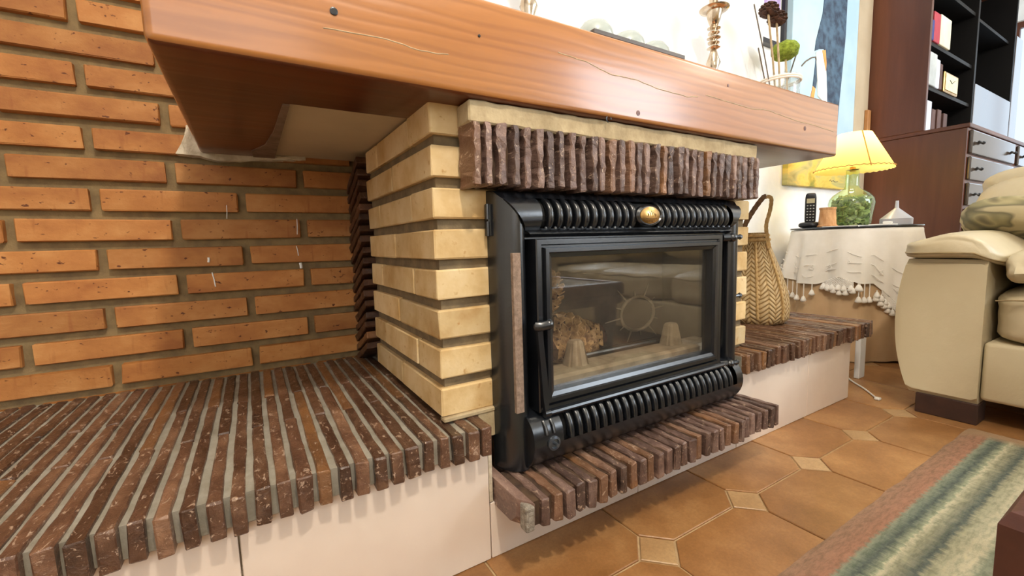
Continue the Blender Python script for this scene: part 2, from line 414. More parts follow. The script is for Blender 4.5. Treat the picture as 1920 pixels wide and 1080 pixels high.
def shade_mat():
    m, nt, b = newmat('yellow_lampshade')
    b.inputs['Base Color'].default_value = lin('ecd078'); b.inputs['Roughness'].default_value = .7
    tl = N(nt, 'ShaderNodeBsdfTranslucent'); tl.inputs[0].default_value = lin('ffe794')
    mx = N(nt, 'ShaderNodeMixShader'); mx.inputs[0].default_value = .6
    out = nt.nodes['Material Output']; nt.links.new(b.outputs[0], mx.inputs[1]); nt.links.new(tl.outputs[0], mx.inputs[2]); nt.links.new(mx.outputs[0], out.inputs[0]); return m
MT['shade'] = shade_mat()
def bulb_mat():
    m, nt, b = newmat('lit_bulb'); b.inputs['Emission Color'].default_value = (1, .8, .45, 1); b.inputs['Emission Strength'].default_value = 12; return m
MT['bulb'] = bulb_mat()
def weave_mat():
    m, nt, b = newmat('esparto_weave')
    uv = N(nt, 'ShaderNodeUVMap'); sx = N(nt, 'ShaderNodeSeparateXYZ'); nt.links.new(uv.outputs[0], sx.inputs[0])
    def ma(op, a, b_=None):
        n = N(nt, 'ShaderNodeMath', operation=op)
        for i, q in enumerate((a, b_)):
            if q is None: continue
            if isinstance(q, (int, float)): n.inputs[i].default_value = q
            else: nt.links.new(q, n.inputs[i])
        return n.outputs[0]
    nz0 = ma('MULTIPLY', noisef(nt, coords(nt, (1, 1, 1), False), 18, 2), .5)
    u = ma('ADD', ma('MULTIPLY', sx.outputs[0], 28), nz0); vv = ma('ADD', ma('MULTIPLY', sx.outputs[1], 20), nz0)
    fu = ma('PINGPONG', u, 1.0)
    t = ma('FRACT', ma('ADD', vv, ma('MULTIPLY', fu, 1.3)))
    hgt = ma('MULTIPLY', ma('MULTIPLY', t, ma('SUBTRACT', 1, t)), 4)
    edge = ma('MULTIPLY', ma('PINGPONG', u, .5), 2)
    hh = ma('MULTIPLY', hgt, ma('POWER', ma('ADD', edge, .05), .35))
    c = ramp(nt, hh, [(.0, lin('6a4a26')), (.15, lin('a88452')), (.4, lin('c4a674')), (1, lin('d8c098'))])
    nz = ramp(nt, noisef(nt, coords(nt, (1, 1, 1), False), 30, 3), [(.3, (.8, .78, .74, 1)), (.7, (1.05, 1.03, 1, 1))])
    nt.links.new(mix(nt, 1, c, nz, 'MULTIPLY'), b.inputs['Base Color']); b.inputs['Roughness'].default_value = .7
    bump(nt, b, hh, .9, .004); return m
MT['weave'] = weave_mat()
MT['straw'] = simple('plaited_straw', 'a88450', 'c8a670', scale=90, rough=.8, bs=.8, bscale=160, bd=.003)
MT['leather_strap'] = simple('brown_strap', '5c4126', '806040', scale=80, rough=.7, bs=.5, bscale=200)
def rug_mat():
    m, nt, b = newmat('flatweave_rug')
    g = N(nt, 'ShaderNodeNewGeometry'); sp = N(nt, 'ShaderNodeSeparateXYZ'); nt.links.new(g.outputs[0], sp.inputs[0])
    nz = noisef(nt, coords(nt, (14, 3, 1), False), 6, 4, .75)
    ad = N(nt, 'ShaderNodeMath', operation='MULTIPLY_ADD'); nt.links.new(nz, ad.inputs[0]); ad.inputs[1].default_value = -.028; nt.links.new(sp.outputs[1], ad.inputs[2])
    mr = N(nt, 'ShaderNodeMapRange'); mr.inputs[1].default_value = -.35; mr.inputs[2].default_value = -.95
    nt.links.new(ad.outputs[0], mr.inputs[0])
    P, T_, B_, Cc, G_ = 'a8866e', 'a8a488', '5e6660', 'cfc6a8', '949a84'
    st = [(0, P), (.075, 'ae8068'), (.085, G_), (.115, B_), (.14, 'a4a88c'), (.145, Cc), (.16, T_), (.20, B_), (.215, T_), (.27, Cc), (.29, G_), (.36, 'd8cfb4'), (.40, '8a9080'), (.46, T_), (.55, P), (.62, Cc), (.75, B_), (.85, T_), (.95, P)]
    c = ramp(nt, mr.outputs[0], [(p, lin(q)) for p, q in st])
    mot = ramp(nt, noisef(nt, coords(nt, (5, 16, 1), False), 7, 4, .7), [(.36, (.62, .66, .64, 1)), (.56, (1, 1, 1, 1)), (.72, (1.12, 1.1, 1.02, 1))])
    c = mix(nt, .8, c, mot, 'MULTIPLY')
    # warm border also along the far end
    mx_ = N(nt, 'ShaderNodeMapRange'); mx_.inputs[1].default_value = 1.36; mx_.inputs[2].default_value = 1.40
    nt.links.new(sp.outputs[0], mx_.inputs[0])
    c = mix(nt, mx_.outputs[0], c, lin('a88a6c'))
    nt.links.new(c, b.inputs['Base Color']); b.inputs['Roughness'].default_value = .95; b.inputs['Specular IOR Level'].default_value = .1
    bump(nt, b, noisef(nt, coords(nt, (6, 2, 1), False), 60, 3), .8, .006); return m
MT['rug'] = rug_mat()

# ------------------------------------------------------------------ brick pieces
def brick_variants(name, mat, sx, sy, sz, bev, jit, n, seed=0, rough=0, ramp_=.0022):
    """sizes full; the origin at the centre"""
    out = []; rs = random.Random(seed)
    for k in range(n):
        mb = MB(); mb.box((-sx/2, -sy/2, -sz/2), (sx/2, sy/2, sz/2), bev, 1)
        for v in mb.bm.verts: v.co += Vector([rs.uniform(-jit, jit) for _ in range(3)])
        if rough:
            ax = max(range(3), key=lambda i: (sx, sy, sz)[i])
            es = [e for e in mb.bm.edges if abs(e.verts[0].co[ax]-e.verts[1].co[ax]) > (sx, sy, sz)[ax]*.5]
            bmesh.ops.subdivide_edges(mb.bm, edges=es, cuts=rough)
            for v in mb.bm.verts:
                q = v.co*75+Vector((k*9, seed, 0))
                v.co += Vector((noise.noise(q), noise.noise(q+Vector((0, 7, 0))), noise.noise(q+Vector((0, 0, 7)))))*ramp_
        me = mb.mesh(name); me.materials.append(mat); out.append(me)
    return out

# ------------------------------------------------------------------ setting
rx0, rx1, ry0, ry1, rz1 = -2.2, 5.6, -3.55, .59, 2.55
mb = MB(); mb.box((rx0, ry0, -.10), (rx1, ry1+.4, -.0035)); floor = struct(mb, 'floor', MT['grout'])
mb = MB(); mb.box((rx0, ry0, rz1), (rx1, ry1, rz1+.1)); struct(mb, 'ceiling', MT['plaster'])
mb = MB(); mb.box((rx0-.1, ry0, -.1), (rx0, ry1+.1, rz1)); struct(mb, 'wall_left', MT['plaster'])
def wall_with_hole(name, axis, pos, th, u0, u1, holes):
    mb = MB(); hs = sorted(holes); cur = u0
    def bx(a, b, z0, z1):
        if axis == 'Y': mb.box((a, pos, z0), (b, pos+th, z1))
        else: mb.box((pos, a, z0), (pos+th, b, z1))
    for (a, b, z0, z1) in hs:
        bx(cur, a, -.1, rz1); bx(a, b, -.1, z0); bx(a, b, z1, rz1); cur = b
    bx(cur, u1, -.1, rz1)
    return struct(mb, name, MT['plaster'])
wall_with_hole('wall_front', 'Y', ry0-.1, .1, rx0, rx1, [(-2.1, -.3, .9, 2.4), (2.55, 4.55, .8, 2.54)])
wall_with_hole('wall_right', 'X', rx1, .1, ry0, ry1+.1, [(-.28, .46, .7, 2.35)])
for i, (ax, a, b, z0, z1, p) in enumerate((('Y', -2.1, -.3, .9, 2.4, ry0-.06), ('Y', 2.55, 4.55, .8, 2.54, ry0-.06), ('X', -.28, .46, .7, 2.35, rx1+.06))):
    mb = MB(); t = .05
    def bb(u0, u1, w0, w1):
        if ax == 'Y': mb.box((u0, p-.02, w0), (u1, p+.02, w1))
        else: mb.box((p-.02, u0, w0), (p+.02, u1, w1))
    bb(a, b, z0, z0+t); bb(a, b, z1-t, z1); bb(a, a+t, z0+t, z1-t); bb(b-t, b, z0+t, z1-t); bb((a+b)/2-t/2, (a+b)/2+t/2, z0+t, z1-t)
    wnd = struct(mb, 'window_%d' % (i+1), MT['cabinet'])
# back wall: plaster on the right of the fireplace, mortar bed behind the orange bricks
mb = MB(); mb.box((rx0, ry1+.006, 0), (.3, ry1+.1, rz1)); wb = struct(mb, 'wall_back', MT['mortar'])
mb = MB(); mb.box((.3, ry1, 0), (rx1, ry1+.1, rz1)); struct(mb, 'wall_back_right', MT['plaster'])
pitch, rowz = .2672, .064
obv = brick_variants('brick', MT['orange'], .250, .03, .0455, .0022, .0012, 6, 1)
for r in range(-1, 21):
    z0 = .272+rowz*r
    off = -.268 if (r % 2 == 0) else -.1344
    for k in range(-5, 3):
        xa = off+pitch*k; xc = xa+pitch/2
        if xc < -1.35 or xa > .06: continue
        me = obv[random.randrange(6)]
        L = 1.0
        if r == -1 and z0+.045 < .25: continue
        piece('brick', me, wb, (xc, ry1+.005+random.uniform(-.0015, .002), z0+.0228), (random.uniform(-.004, .004), random.uniform(-.004, .004), random.uniform(-.006, .006)), (L, 1, 1))
for i, (xa, za, xb, zb_2, r) in enumerate(((-.346, .548, -.347, .537, .0026), (-.342, .512, -.338, .478, .0014), (-.150, .640, -.152, .600, .0009), (-.156, .570, -.153, .545, .0010), (-.150, .526, -.149, .512, .0035), (-.300, .672, -.302, .640, .0008))):
    mb = MB(); mb.tube([(xa, ry1-.0115, za), ((xa+xb)/2+.0005, ry1-.0122, (za+zb_2)/2), (xb, ry1-.0115, zb_2)], r, 6); mb.obj('paint_drip', MT['mat_white'], wb, label='white paint drip')
# chimney breast above the mantel
mb = MB(); mb.box((-.255, .12, .936), (1.155, ry1+.05, rz1)); struct(mb, 'chimney_breast', MT['plaster'])

# floor tiles: octagons with small diamond insets
P = .2765; hx, hy = .330, -.182; g = .0022; h = .047
def octa(k, j):
    cx, cy = hx+P*(k+.5), hy-P*(j+.5); e = P/2-g; c = P/2-h
    return [(cx-c, cy-e), (cx+c, cy-e), (cx+e, cy-c), (cx+e, cy+c), (cx+c, cy+e), (cx-c, cy+e), (cx-e, cy+c), (cx-e, cy-c)]
def tile_me(poly):
    mb = MB(); b = .0018
    c = Vector((sum(p[0] for p in poly)/len(poly), sum(p[1] for p in poly)/len(poly)))
    lo = [(p[0], p[1], -.006) for p in poly]; mid = [(p[0], p[1], -.0012) for p in poly]
    top = []
    for p in poly:
        d = (c-Vector(p)).normalized()*b; top.append((p[0]+d.x, p[1]+d.y, 0))
    rows = mb.quads([lo, mid, top], closed_v=True); mb.bm.faces.new(rows[-1]); return mb.mesh('tile')
om = tile_me([(x-(hx+P*.5), y-(hy-P*.5)) for x, y in octa(0, 0)]); om.materials.append(MT['tile'])
hd = h-g*1.6
dm = tile_me([(hd, 0), (0, hd), (-hd, 0), (0, -hd)]); dm.materials.append(MT['tile_small'])
for k in range(-5, 11):
    for j in range(-3, 5):
        cx, cy = hx+P*(k+.5), hy-P*(j+.5)
        if cy+P/2 > ry1 and True: pass
        under_bench = cx < 1.40 and cy > -.03+P/2
        if not under_bench and cy+P/2 < ry1: piece('tile', om, floor, (cx, cy, 0))
        dx, dy = hx+P*k, hy-P*j
        if not (dx < 1.42 and dy > .01) and dy < ry1-.05: piece('tile_diamond', dm, floor, (dx, dy, 0))

# ------------------------------------------------------------------ rug
mb = MB()
nx, ny = 70, 60; x0, x1, y0, y1 = -.9, 1.455, -2.6, -.332
g_ = []
for i in range(nx+1):
    row = []
    for j in range(ny+1):
        x = x0+(x1-x0)*i/nx; y = y0+(y1-y0)*j/ny
        z = .011+.0015*noise.noise(Vector((x*9, y*9, 0)))
        if i in (0, nx) or j in (0, ny): z = .001
        if i == nx: x += .006*noise.noise(Vector((y*30, 1, 0)))
        if j == ny: y += .005*noise.noise(Vector((x*14, 2, 0)))
        row.append((x, y, z))
    g_.append(row)
mb.quads(g_)
mono(mb, 'rug', MT['rug'], 'striped flatweave rug with terracotta border on the tiled floor', 'rug', smooth=True)

# ------------------------------------------------------------------ raised hearth bench (left and right), sill
def bench(label, xa, xb, first, seed, ends, zt=.257, wallx=None):
    rs = random.Random(seed)
    root = thing('hearth_bench', label, 'bench', ((xa+xb)/2, .27, 0))
    bp = .0251; nb = int(round((xb-xa)/bp))
    mb = MB(); mb.box((xa+.004, -.047, zt-.045), (xb-.003, ry1, zt-.0045)); mb.obj('mortar', MT['mortar_grey'], root)
    vs1 = brick_variants('brick', MT['brown'], .0180, .235, .05, .0020, .0008, 6, seed, 8, .0018)
    vs2 = brick_variants('brick', MT['brown'], .0180, .400, .05, .0020, .0008, 6, seed+3, 12, .0018)
    for i in range(nb):
        xc = xb-bp*(i+.5)
        yf = -.060+rs.uniform(-.005, .003)
        dz = rs.uniform(-.0012, .0012)
        a, b_ = (vs1, vs2) if i % 2 else (vs2, vs1)
        l1 = .235 if i % 2 else .400; l2 = .635-l1
        piece('brick', rs.choice(a), root, (xc, yf+l1/2, zt-.025+dz), (rs.uniform(-.004, .004), rs.uniform(-.04, .04), rs.uniform(-.006, .006)), (rs.uniform(.86, 1.1), 1, 1))
        piece('brick', rs.choice(b_), root, (xc, yf+l1+.003+l2/2, zt-.025+dz), (0, rs.uniform(-.02, .02), rs.uniform(-.004, .004)), (1, 1, 1))
    return root
bl = bench('long brown brick hearth bench left of the stove, by the orange brick wall', -1.30, .066, 0, 11, (0, 1))
br = bench('short brown brick hearth bench right of the stove, under the straw bag', .80, 1.578, 0, 23, (1, 0))
# white tiled riser under both benches and the sill
rt = thing('bench_riser', 'white tiled riser below the brown brick hearth bench', 'tiling', (.08, .1, 0))
mb = MB(); mb.box((-1.35, -.026, 0), (.066, ry1, .2065)); mb.obj('core', MT['putty'], rt)
mb = MB(); mb.box((.0665, -.026, 0), (.8195, -.012, .099)); mb.obj('core', MT['putty'], rt)
mb = MB(); mb.box((.82, -.026, 0), (1.458, ry1, .2065)); mb.obj('core', MT['putty'], rt)
edges = [-1.35, -1.046, -.675, -.304, .067]
for a, b_ in zip(edges[:-1], edges[1:]):
    mb = MB(); mb.box((a+.0012, -.036, .0005), (b_-.0012, -.0255, .2065), .0012); mb.obj('tile', MT['panel'], rt)
for a, b_, t in ((.067, .438, .105), (.438, .809, .105), (.809, 1.18, .2065), (1.18, 1.463, .2065)):
    mb = MB(); mb.box((a+.0008, -.036, .0005), (b_-.0008, -.0255, t), .0012); mb.obj('tile', MT['panel'], rt)
mb = MB(); mb.box((.0665, -.036, .107), (.0735, -.0255, .205), .001); mb.obj('filler_strip', MT['putty'], rt)
# sill under the stove
sl = thing('hearth_sill', 'projecting row of brown bricks forming the sill under the black stove', 'sill', (.45, -.07, .1))
mb = MB(); mb.box((.084, -.128, .104), (.818, -.02, .1455)); mb.obj('mortar', MT['mortar_dark'], sl)
sv = brick_variants('brick', MT['brown_rough'], .0165, .165, .05, .0022, .0010, 7, 5, 9, .003)
n = 30
for i in range(n):
    xc = .0835+.0247*i+.0088
    if i == 0:
        mb = MB(); x0_, x1_ = .0755, .0935
        mb.prism([(-.139, .149), (-.0, .150), (-.0, .100), (-.120, .100), (-.139, .118)], 'X', x0_, x1_)
        for v in mb.bm.verts:
            if v.co.y < -.1 and v.co.x < .08: v.co.y += .03; v.co.x += .001
        o = mb.obj('brick', MT['brown_rough'], sl)
        mb = MB(); vv = mb.box((.0775, -.1405, .103), (.0932, -.118, .1465), .004, 2)
        for v in mb.bm.verts:
            v.co += Vector((noise.noise(v.co*90)*.003, noise.noise(v.co*80+Vector((5, 0, 0)))*.003, noise.noise(v.co*80)*.003))
        mb.obj('broken_corner', simple('broken_clay', '7a7064', 'a39a8c', scale=120, rough=.9, bs=1, bscale=200, bd=.004), sl, label='pale broken brick corner')
        continue
    piece('brick', random.choice(sv), sl, (xc, -.140+.0825+random.uniform(-.003, .004), .125+random.uniform(-.0015, .0015)), (random.uniform(-.01, .01), random.uniform(-.05, .05), random.uniform(-.012, .012)), (random.uniform(.9, 1.1), 1, 1))

# ------------------------------------------------------------------ cream brick pillars
def pillar(label, x0, x1, mirror, seed):
    rs = random.Random(seed)
    root = thing('brick_pillar', label, 'pillar', ((x0+x1)/2, .22, .2575))
    mb = MB()
    if not mirror: mb.box((x0+.010, .010, .2575), (x1, .44, .790))
    else: mb.box((x0, .010, .2575), (x1-.010, .44, .790))
    mb.obj('mortar', simple('pillar_mortar', '6c5d46', '857356', scale=30, rough=.95, bs=.6, bscale=140), root)
    q = .068
    def B(ax, bx, ay, by, z):
        mb = MB(); j_ = rs.uniform(-.0012, .0015); mb.box((ax+(j_ if not mirror else 0), ay, z), (bx, by, z+.050), .0022)
        for v in mb.bm.verts: v.co += Vector([rs.uniform(-.0009, .0009) for _ in range(3)])
        mb.obj('brick', MT['cream'], root)
    for k in range(8):
        z = .742-q*k
        if not mirror:
            if k % 2 == 0:
                B(x0, x1, 0, .109, z); B(x0, x0+.1, .1155, .3335, z); B(x0, x0+.1, .340, .44, z)
            else:
                B(x0, x1, 0, .2195, z); B(x0, x0+.1, .2260, .44, z)
        else:
            if k % 2 == 0: B(x0, x1, 0, .112, z); B(x1-.06, x1, .1145, .44, z)
            else: B(x0, x1, 0, .2225, z); B(x1-.06, x1, .2255, .44, z)
    return root
pl = pillar('cream brick pillar left of the stove, beside the orange brick wall', 0, .120, False, 3)
pr = pillar('cream brick pillar right of the stove, in front of the straw bag', .800, .900, True, 4)
mb = MB(); mb.box((.066, -.004, .212), (.0995, .01, .2655)); mb.box((-.0, -.006, .2575), (.10, .012, .266), .002); mb.obj('mortar_bed', MT['mortar_cream'], pl)
# lintel behind soldiers
ln = thing('soldier_course', 'upright brown bricks in a row between the wooden mantel and the stove', 'brickwork', (.445, .0, .655))
mb = MB(); mb.box((.121, .0, .655), (.799, .11, .789)); mb.box((.056, -.034, .66), (.845, -.002, .752)); mb.obj('mortar', MT['mortar_dark'], ln)
mb = MB(); vv = mb.box((.048, -.047, .7535), (.850, -.002, .7885), .003, 1)
bmesh.ops.subdivide_edges(mb.bm, edges=[e for e in mb.bm.edges if abs(e.verts[0].co.x-e.verts[1].co.x) > .5], cuts=60)
for v in mb.bm.verts: v.co += Vector((0, noise.noise(v.co*40)*.003, noise.noise(v.co*30+Vector((3, 0, 0)))*.0025))
mb.obj('mortar_band', MT['mortar_cream'], ln)
sv = brick_variants('brick', MT['brown_rough'], .0145, .050, .100, .0020, .0010, 7, 9, 8, .0035)
for i in range(33):
    piece('brick', random.choice(sv), ln, (.0565+.0245*i, -.0285+random.uniform(-.0025, .0025), .7055+random.uniform(-.002, .002)), (random.uniform(-.01, .01), random.uniform(-.02, .02), random.uniform(-.10, .10)), (random.uniform(.88, 1.12), 1, 1))

# sawtooth column of slanting bricks between pillar and orange wall
sw = thing('sawtooth_brick_column', 'narrow column of slanting dark brown bricks in the corner behind the left pillar', 'brickwork', (.0, .51, .2575))
mb = MB(); mb.box((.018, .441, .2575), (.10, .584, .788)); mb.obj('mortar', MT['mortar_dark'], sw)
wv_ = brick_variants('brick', MT['brown_dark'], .105, .152, .0165, .002, .0010, 5, 31, 6, .002)
for i in range(18):
    zc = .262+.0272*i
    piece('brick', random.choice(wv_), sw, (.030+random.uniform(-.003, .003), .510, zc+.02), (-.40+random.uniform(-.03, .03), 0, 0))

# ------------------------------------------------------------------ mantel
mt = thing('wooden_mantel', 'varnished orange pine mantel beam above the stove', 'mantel', (.45, .25, .79))
bx0, bx1, by0, bz0, bz1 = -.343, 1.243, -.060, .790, .938
mb = MB()
outer = [(bx0, by0), (bx1, by0), (bx1, ry1-.002), (1.09, ry1-.002), (1.09, .105), (-.19, .105), (-.19, ry1-.002), (bx0, ry1-.002)]
mb.prism(outer, 'Z', bz0, bz1)
es = []
for e in mb.bm.edges:
    a, b_ = e.verts[0].co, e.verts[1].co
    if (abs(a.y-by0) < 1e-4 and abs(b_.y-by0) < 1e-4): es.append(e)
    elif abs(a.x-bx0) < 1e-4 and abs(b_.x-bx0) < 1e-4: es.append(e)
bmesh.ops.bevel(mb.bm, geom=es, offset=.010, segments=4, affect='EDGES', profile=.5)
bo = mb.obj('beam', MT['beam'], mt, smooth=True, ang=40)
bo.data.materials.append(wood('dark_beam_underside', '54280f', '642f12', '743a18', rough=.3, axis='X', coat=.3, gs=17, dist=2.2, bs=.2))
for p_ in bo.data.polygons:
    if p_.normal.z < -.75: p_.material_index = 1  # bottom faces take a darker brown than the beam front
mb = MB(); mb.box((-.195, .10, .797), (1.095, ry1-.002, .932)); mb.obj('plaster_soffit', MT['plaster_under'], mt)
for (x, z, r) in ((-.146, .865, .0050), (.064, .879, .0022)):
    mb = MB(); mb.lathe([(r, .0), (r, -.0012), (r*.7, -.0016)], (x, by0, z), 12, 'Y')
    mb.obj('nail_head', MT['plastic_black'], mt)
mb = MB(); mb.tube([(.336+.006*math.cos(a), by0+.004, .789+.006*math.sin(a)) for a in [i*.45 for i in range(11)]], .0012, 6); mb.obj('screw_hook', MT['steel'], mt)
for nm, pts in (('crack', [(.215, .884), (.28, .880), (.34, .868), (.40, .870), (.47, .862), (.56, .860), (.60, .866)]), ('crack', [(.62, .872), (.74, .868), (.80, .866), (.86, .872), (.95, .866), (1.02, .862), (1.10, .862), (1.235, .855)]), ('crack', [(-.16, .842), (-.08, .845), (-.03, .839), (.02, .842)])):
    mb = MB(); q = []
    for (xa, za), (xb, zb2) in zip(pts[:-1], pts[1:]):
        for k in range(6):
            t = k/6; x = xa+(xb-xa)*t; q.append((x, by0+.0002, za+(zb2-za)*t+.0016*noise.noise(Vector((x*60, 0, 0)))))
    mb.tube(q, .0009, 5); mb.obj(nm, MT['twig'], mt, label='fine pale crack in the wood')
for x, z, r in ((1.05, .848, .006), (.70, .905, .0035), (.41, .808, .005)):
    mb = MB(); mb.lathe([(r, .0), (r, -.0006), (.0005, -.0010)], (x, by0, z), 14, 'Y'); mb.obj('knot', simple('dark_knot', '5c2f18', '6c3a20', rough=.4), mt)
# ragged putty where the mantel meets the orange wall
mb = MB()
pts = [(-.385, .783), (-.372, .79), (-.368, .82), (-.36, .85), (-.35, .86), (-.345, .80), (-.30, .792), (-.20, .797), (-.12, .797), (-.12, .789), (-.17, .784), (-.24, .779), (-.31, .775), (-.345, .781)]
mb.prism(pts, 'Y', .572, .590); bmesh.ops.triangulate(mb.bm, faces=mb.bm.faces[:])
bmesh.ops.subdivide_edges(mb.bm, edges=mb.bm.edges[:], cuts=2)
for v in mb.bm.verts: v.co += Vector((noise.noise(v.co*60)*.006, abs(noise.noise(v.co*50))*-.004, noise.noise(v.co*55+Vector((9, 0, 0)))*.006))
mb.obj('putty', MT['putty'], mt)
mb = MB(); pts = [(-.20, .108), (-.205, .3), (-.215, .42), (-.24, .5), (-.235, .575), (-.19, .58), (-.19, .108)]
mb.prism(pts, 'Z', .788, .7955); mb.obj('worn_patch', simple('worn_grey_varnish', '6c5648', '8c7868', scale=30, rough=.7), mt, label='scraped pale patch under the mantel end')

# ------------------------------------------------------------------ stove insert
st = thing('fireplace_insert', 'black cast iron stove insert with glass door between the cream pillars', 'stove', (.45, -.02, .15))
X0, X1, Z0, Z1 = .098, .798, .160, .653
prof = [(0, .0), (.002, -.016), (.006, -.026), (.016, -.040), (.030, -.050), (.044, -.055), (.056, -.054), (.066, -.049), (.072, -.042), (.073, -.030)]
# jambs
for sgn in (0, 1):
    mb = MB(); rows = []
    for d, y in prof:
        x = X0+.74*d if sgn == 0 else X1-.74*d
        rows.append([(x, y*.93, Z0-.008), (x, y*.93, Z1-d)])
    mb.quads(rows); j = mb.obj('side_column', MT['iron'], st, smooth=True, ang=50)
    if sgn == 0:
        mb = MB(); mb.box((.1180, -.0520, .262), (.1340, -.044, .545), .0006); mb.obj('gasket_strip', MT['felt'], j, label='exposed brown strip')
        mb = MB()
        mb.box((.094, -.014, .575), (.102, .0, .63), .001); mb.tube([(.0935, -.012, .575), (.0935, -.012, .600)], .0035, 8); mb.tube([(.0935, -.012, .604), (.0935, -.012, .63)], .0035, 8)
        mb.obj('hinge', MT['iron'], j, smooth=True)
    else:
        mb = MB(); mb.box((.7935, -.012, .262), (.7995, -.003, .545), .0006); mb.obj('gasket_strip', MT['felt'], j, label='exposed brown strip')
# cover generator: profile arc in (y,z) with slots
def cover(name, prf, xa, xb, inset, slot0, slot1, n, skip, s0, s1, mit):
    """solid back shell, ribs between the slots. prf list (y,z); slots between profile indices s0..s1"""
    root = None
    mb = MB()
    # rails above and below the slots (full length) 
    def xs(i):
        d = abs(prf[i][1]-mit[0])*mit[1] if mit else 0
        return xa+d*.74, xb-d*.74
    for a, b_ in ((0, s0), (s1, len(prf)-1)):
        rows = [[(xs(i)[0], prf[i][0], prf[i][1]), (xs(i)[1], prf[i][0], prf[i][1])] for i in range(a, b_+1)]
        mb.quads(rows)
    # solid ends
    for side in (0, 1):
        rows = []
        for i in range(s0, s1+1):
            q = (xs(i)[0], slot0) if side == 0 else (slot1, xs(i)[1])
            rows.append([(q[0], prf[i][0], prf[i][1]), (q[1], prf[i][0], prf[i][1])])
        mb.quads(rows)
    root = mb.obj(name, MT['iron'], st, smooth=True, ang=50)
    mb = MB(); rows = [[(xa+.05, prf[i][0]+.016, prf[i][1]), (xb-.05, prf[i][0]+.016, prf[i][1])] for i in range(0, len(prf))]
    mb.quads(rows); mb.obj('slot_backing', MT['black'], root)  # plain black sheet behind the slots
    pt = (slot1-slot0)/n; rw = pt*.50
    mbr = MB(); rows = []
    for i in range(s0, s1+1):
        y, z = prf[i]
        # rounded rib section
        rows.append([(-rw/2, y+.012, z), (-rw/2, y+.0012, z), (-rw/4, y-.0012, z), (rw/4, y-.0012, z), (rw/2, y+.0012, z), (rw/2, y+.012, z)])
    mbr.quads(rows); me = mbr.mesh('rib', True, 60); me.materials.append(MT['iron'])
    for k in range(1, n):
        x = slot0+pt*k
        if skip and skip[0] < x < skip[1]: continue
        o = bpy.data.objects.new('rib', me); C.objects.link(o); o.parent = root; o.location = Vector((x, 0, 0))-ORG[st]
    return root
tp = [(-.0, Z1), (-.014, Z1), (-.024, Z1-.004), (-.030, Z1-.010), (-.033, Z1-.013), (-.042, .636), (-.050, .628), (-.055, .619), (-.057, .609), (-.056, .599), (-.052, .591), (-.047, .586), (-.044, .583), (-.050, .580), (-.052, .577), (-.048, .572), (-.030, .571)]
ct = cover('top_grille', tp, X0, X1, 0, .178, .738, 27, (.408, .472), 4, 11, (Z1, 1.0))
bp_ = [(-.030, .2545), (-.044, .2540), (-.056, .250), (-.066, .243), (-.073, .234), (-.077, .224), (-.079, .213), (-.079, .203), (-.077, .193), (-.073, .182), (-.066, .171), (-.056, .160), (-.04, .152)]
cb = cover('bottom_grille', bp_, .140, .756, 0, .200, .735, 26, None, 2, 7, None)
for xe, s_ in ((.140, -.004), (.756, .004)):
    pr_ = list(bp_)+[(-.02, .152), (-.02, .2545)]
    mb = MB(); mb.prism(pr_, 'X', xe, xe+s_)
    mb.obj('end_cap', MT['iron'], cb, smooth=True, ang=40)
for k in range(2):
    mb = MB(); x = .163+.016*k; mb.tube([(x, -.0665+.0005, .243), (x, -.0745, .234), (x, -.0782, .222)], .0035, 8); mb.obj('blind_slot', MT['iron'], cb, smooth=True)
mb = MB()
for k, x in enumerate([.178+.560/27*(i+.5) for i in range(27)]):
    if .408 < x < .472: continue
    mb.ico((x, -.052, .5865), .0032, 1)
mb.obj('rivet', MT['steel'], ct, smooth=True)
# oval emblem
mb = MB(); mb.lathe([(.036, .0), (.037, -.010), (.033, -.0145), (.0305, -.012)], (.440, -.052, .610), 32, 'Y', rad=None)
for v in mb.bm.verts: v.co.z = .610+(v.co.z-.610)*.60
eb = mb.obj('emblem_ring', MT['iron'], ct, smooth=True)
mb = MB(); mb.lathe([(.0305, -.008), (.0285, -.0135), (.020, -.0165), (.008, -.018), (.0005, -.0182)], (.440, -.052, .610), 32, 'Y')
for v in mb.bm.verts: v.co.z = .610+(v.co.z-.610)*.60
mb.obj('brass_emblem', MT['brass'], ct, smooth=True, label='small oval brass plate with raised flames')
mb = MB()
for k in range(5):
    x = .429+.0052*k; hgt_ = (.006, .009, .011, .009, .006)[k]
    mb.tube([(x, -.0695, .6075), (x+.0012, -.0705, .6075+hgt_*.5), (x-.0008, -.0695, .6075+hgt_)], .0007, 5)
mb.tube([(.4245, -.0690, .604), (.440, -.0705, .603), (.4555, -.0690, .604)], .0007, 5)
for k in range(5): mb.tube([(.430+.0045*k, -.0695, .596), (.4305+.0045*k, -.0700, .6005)], .0007, 5)
mb.obj('emblem_relief', simple('dark_brass_relief', '7c5a30', '8c6a3c', rough=.5, metal=.6), ct)
# frame recess behind the door
def ringframe(x0, x1, z0, z1, rings):
    mb = MB(); g2 = []
    for ins, y in rings: g2.append([(x0+ins, y, z0+ins), (x1-ins, y, z0+ins), (x1-ins, y, z1-ins), (x0+ins, y, z1-ins)])
    mb.quads(g2, closed_v=True); return mb
ringframe(.138, .760, .245, .580, [(0, -.030), (.0, -.034), (.012, -.034), (.012, -.018), (.032, -.018), (.032, -.008)]).obj('door_seat', MT['iron'], st)
dr = ringframe(.160, .690, .257, .568, [(0, -.022), (0, -.060), (.0015, -.0625), (.010, -.0625), (.012, -.058), (.015, -.058), (.017, -.0665), (.024, -.0665), (.026, -.063), (.0330, -.060), (.0345, -.046), (.0345, -.036)]).obj('door', MT['iron'], st)
mb = MB(); mb.box((.192, -.046, .289), (.6575, -.042, .536)); mb.obj('glass_pane', MT['door_glass'], dr)
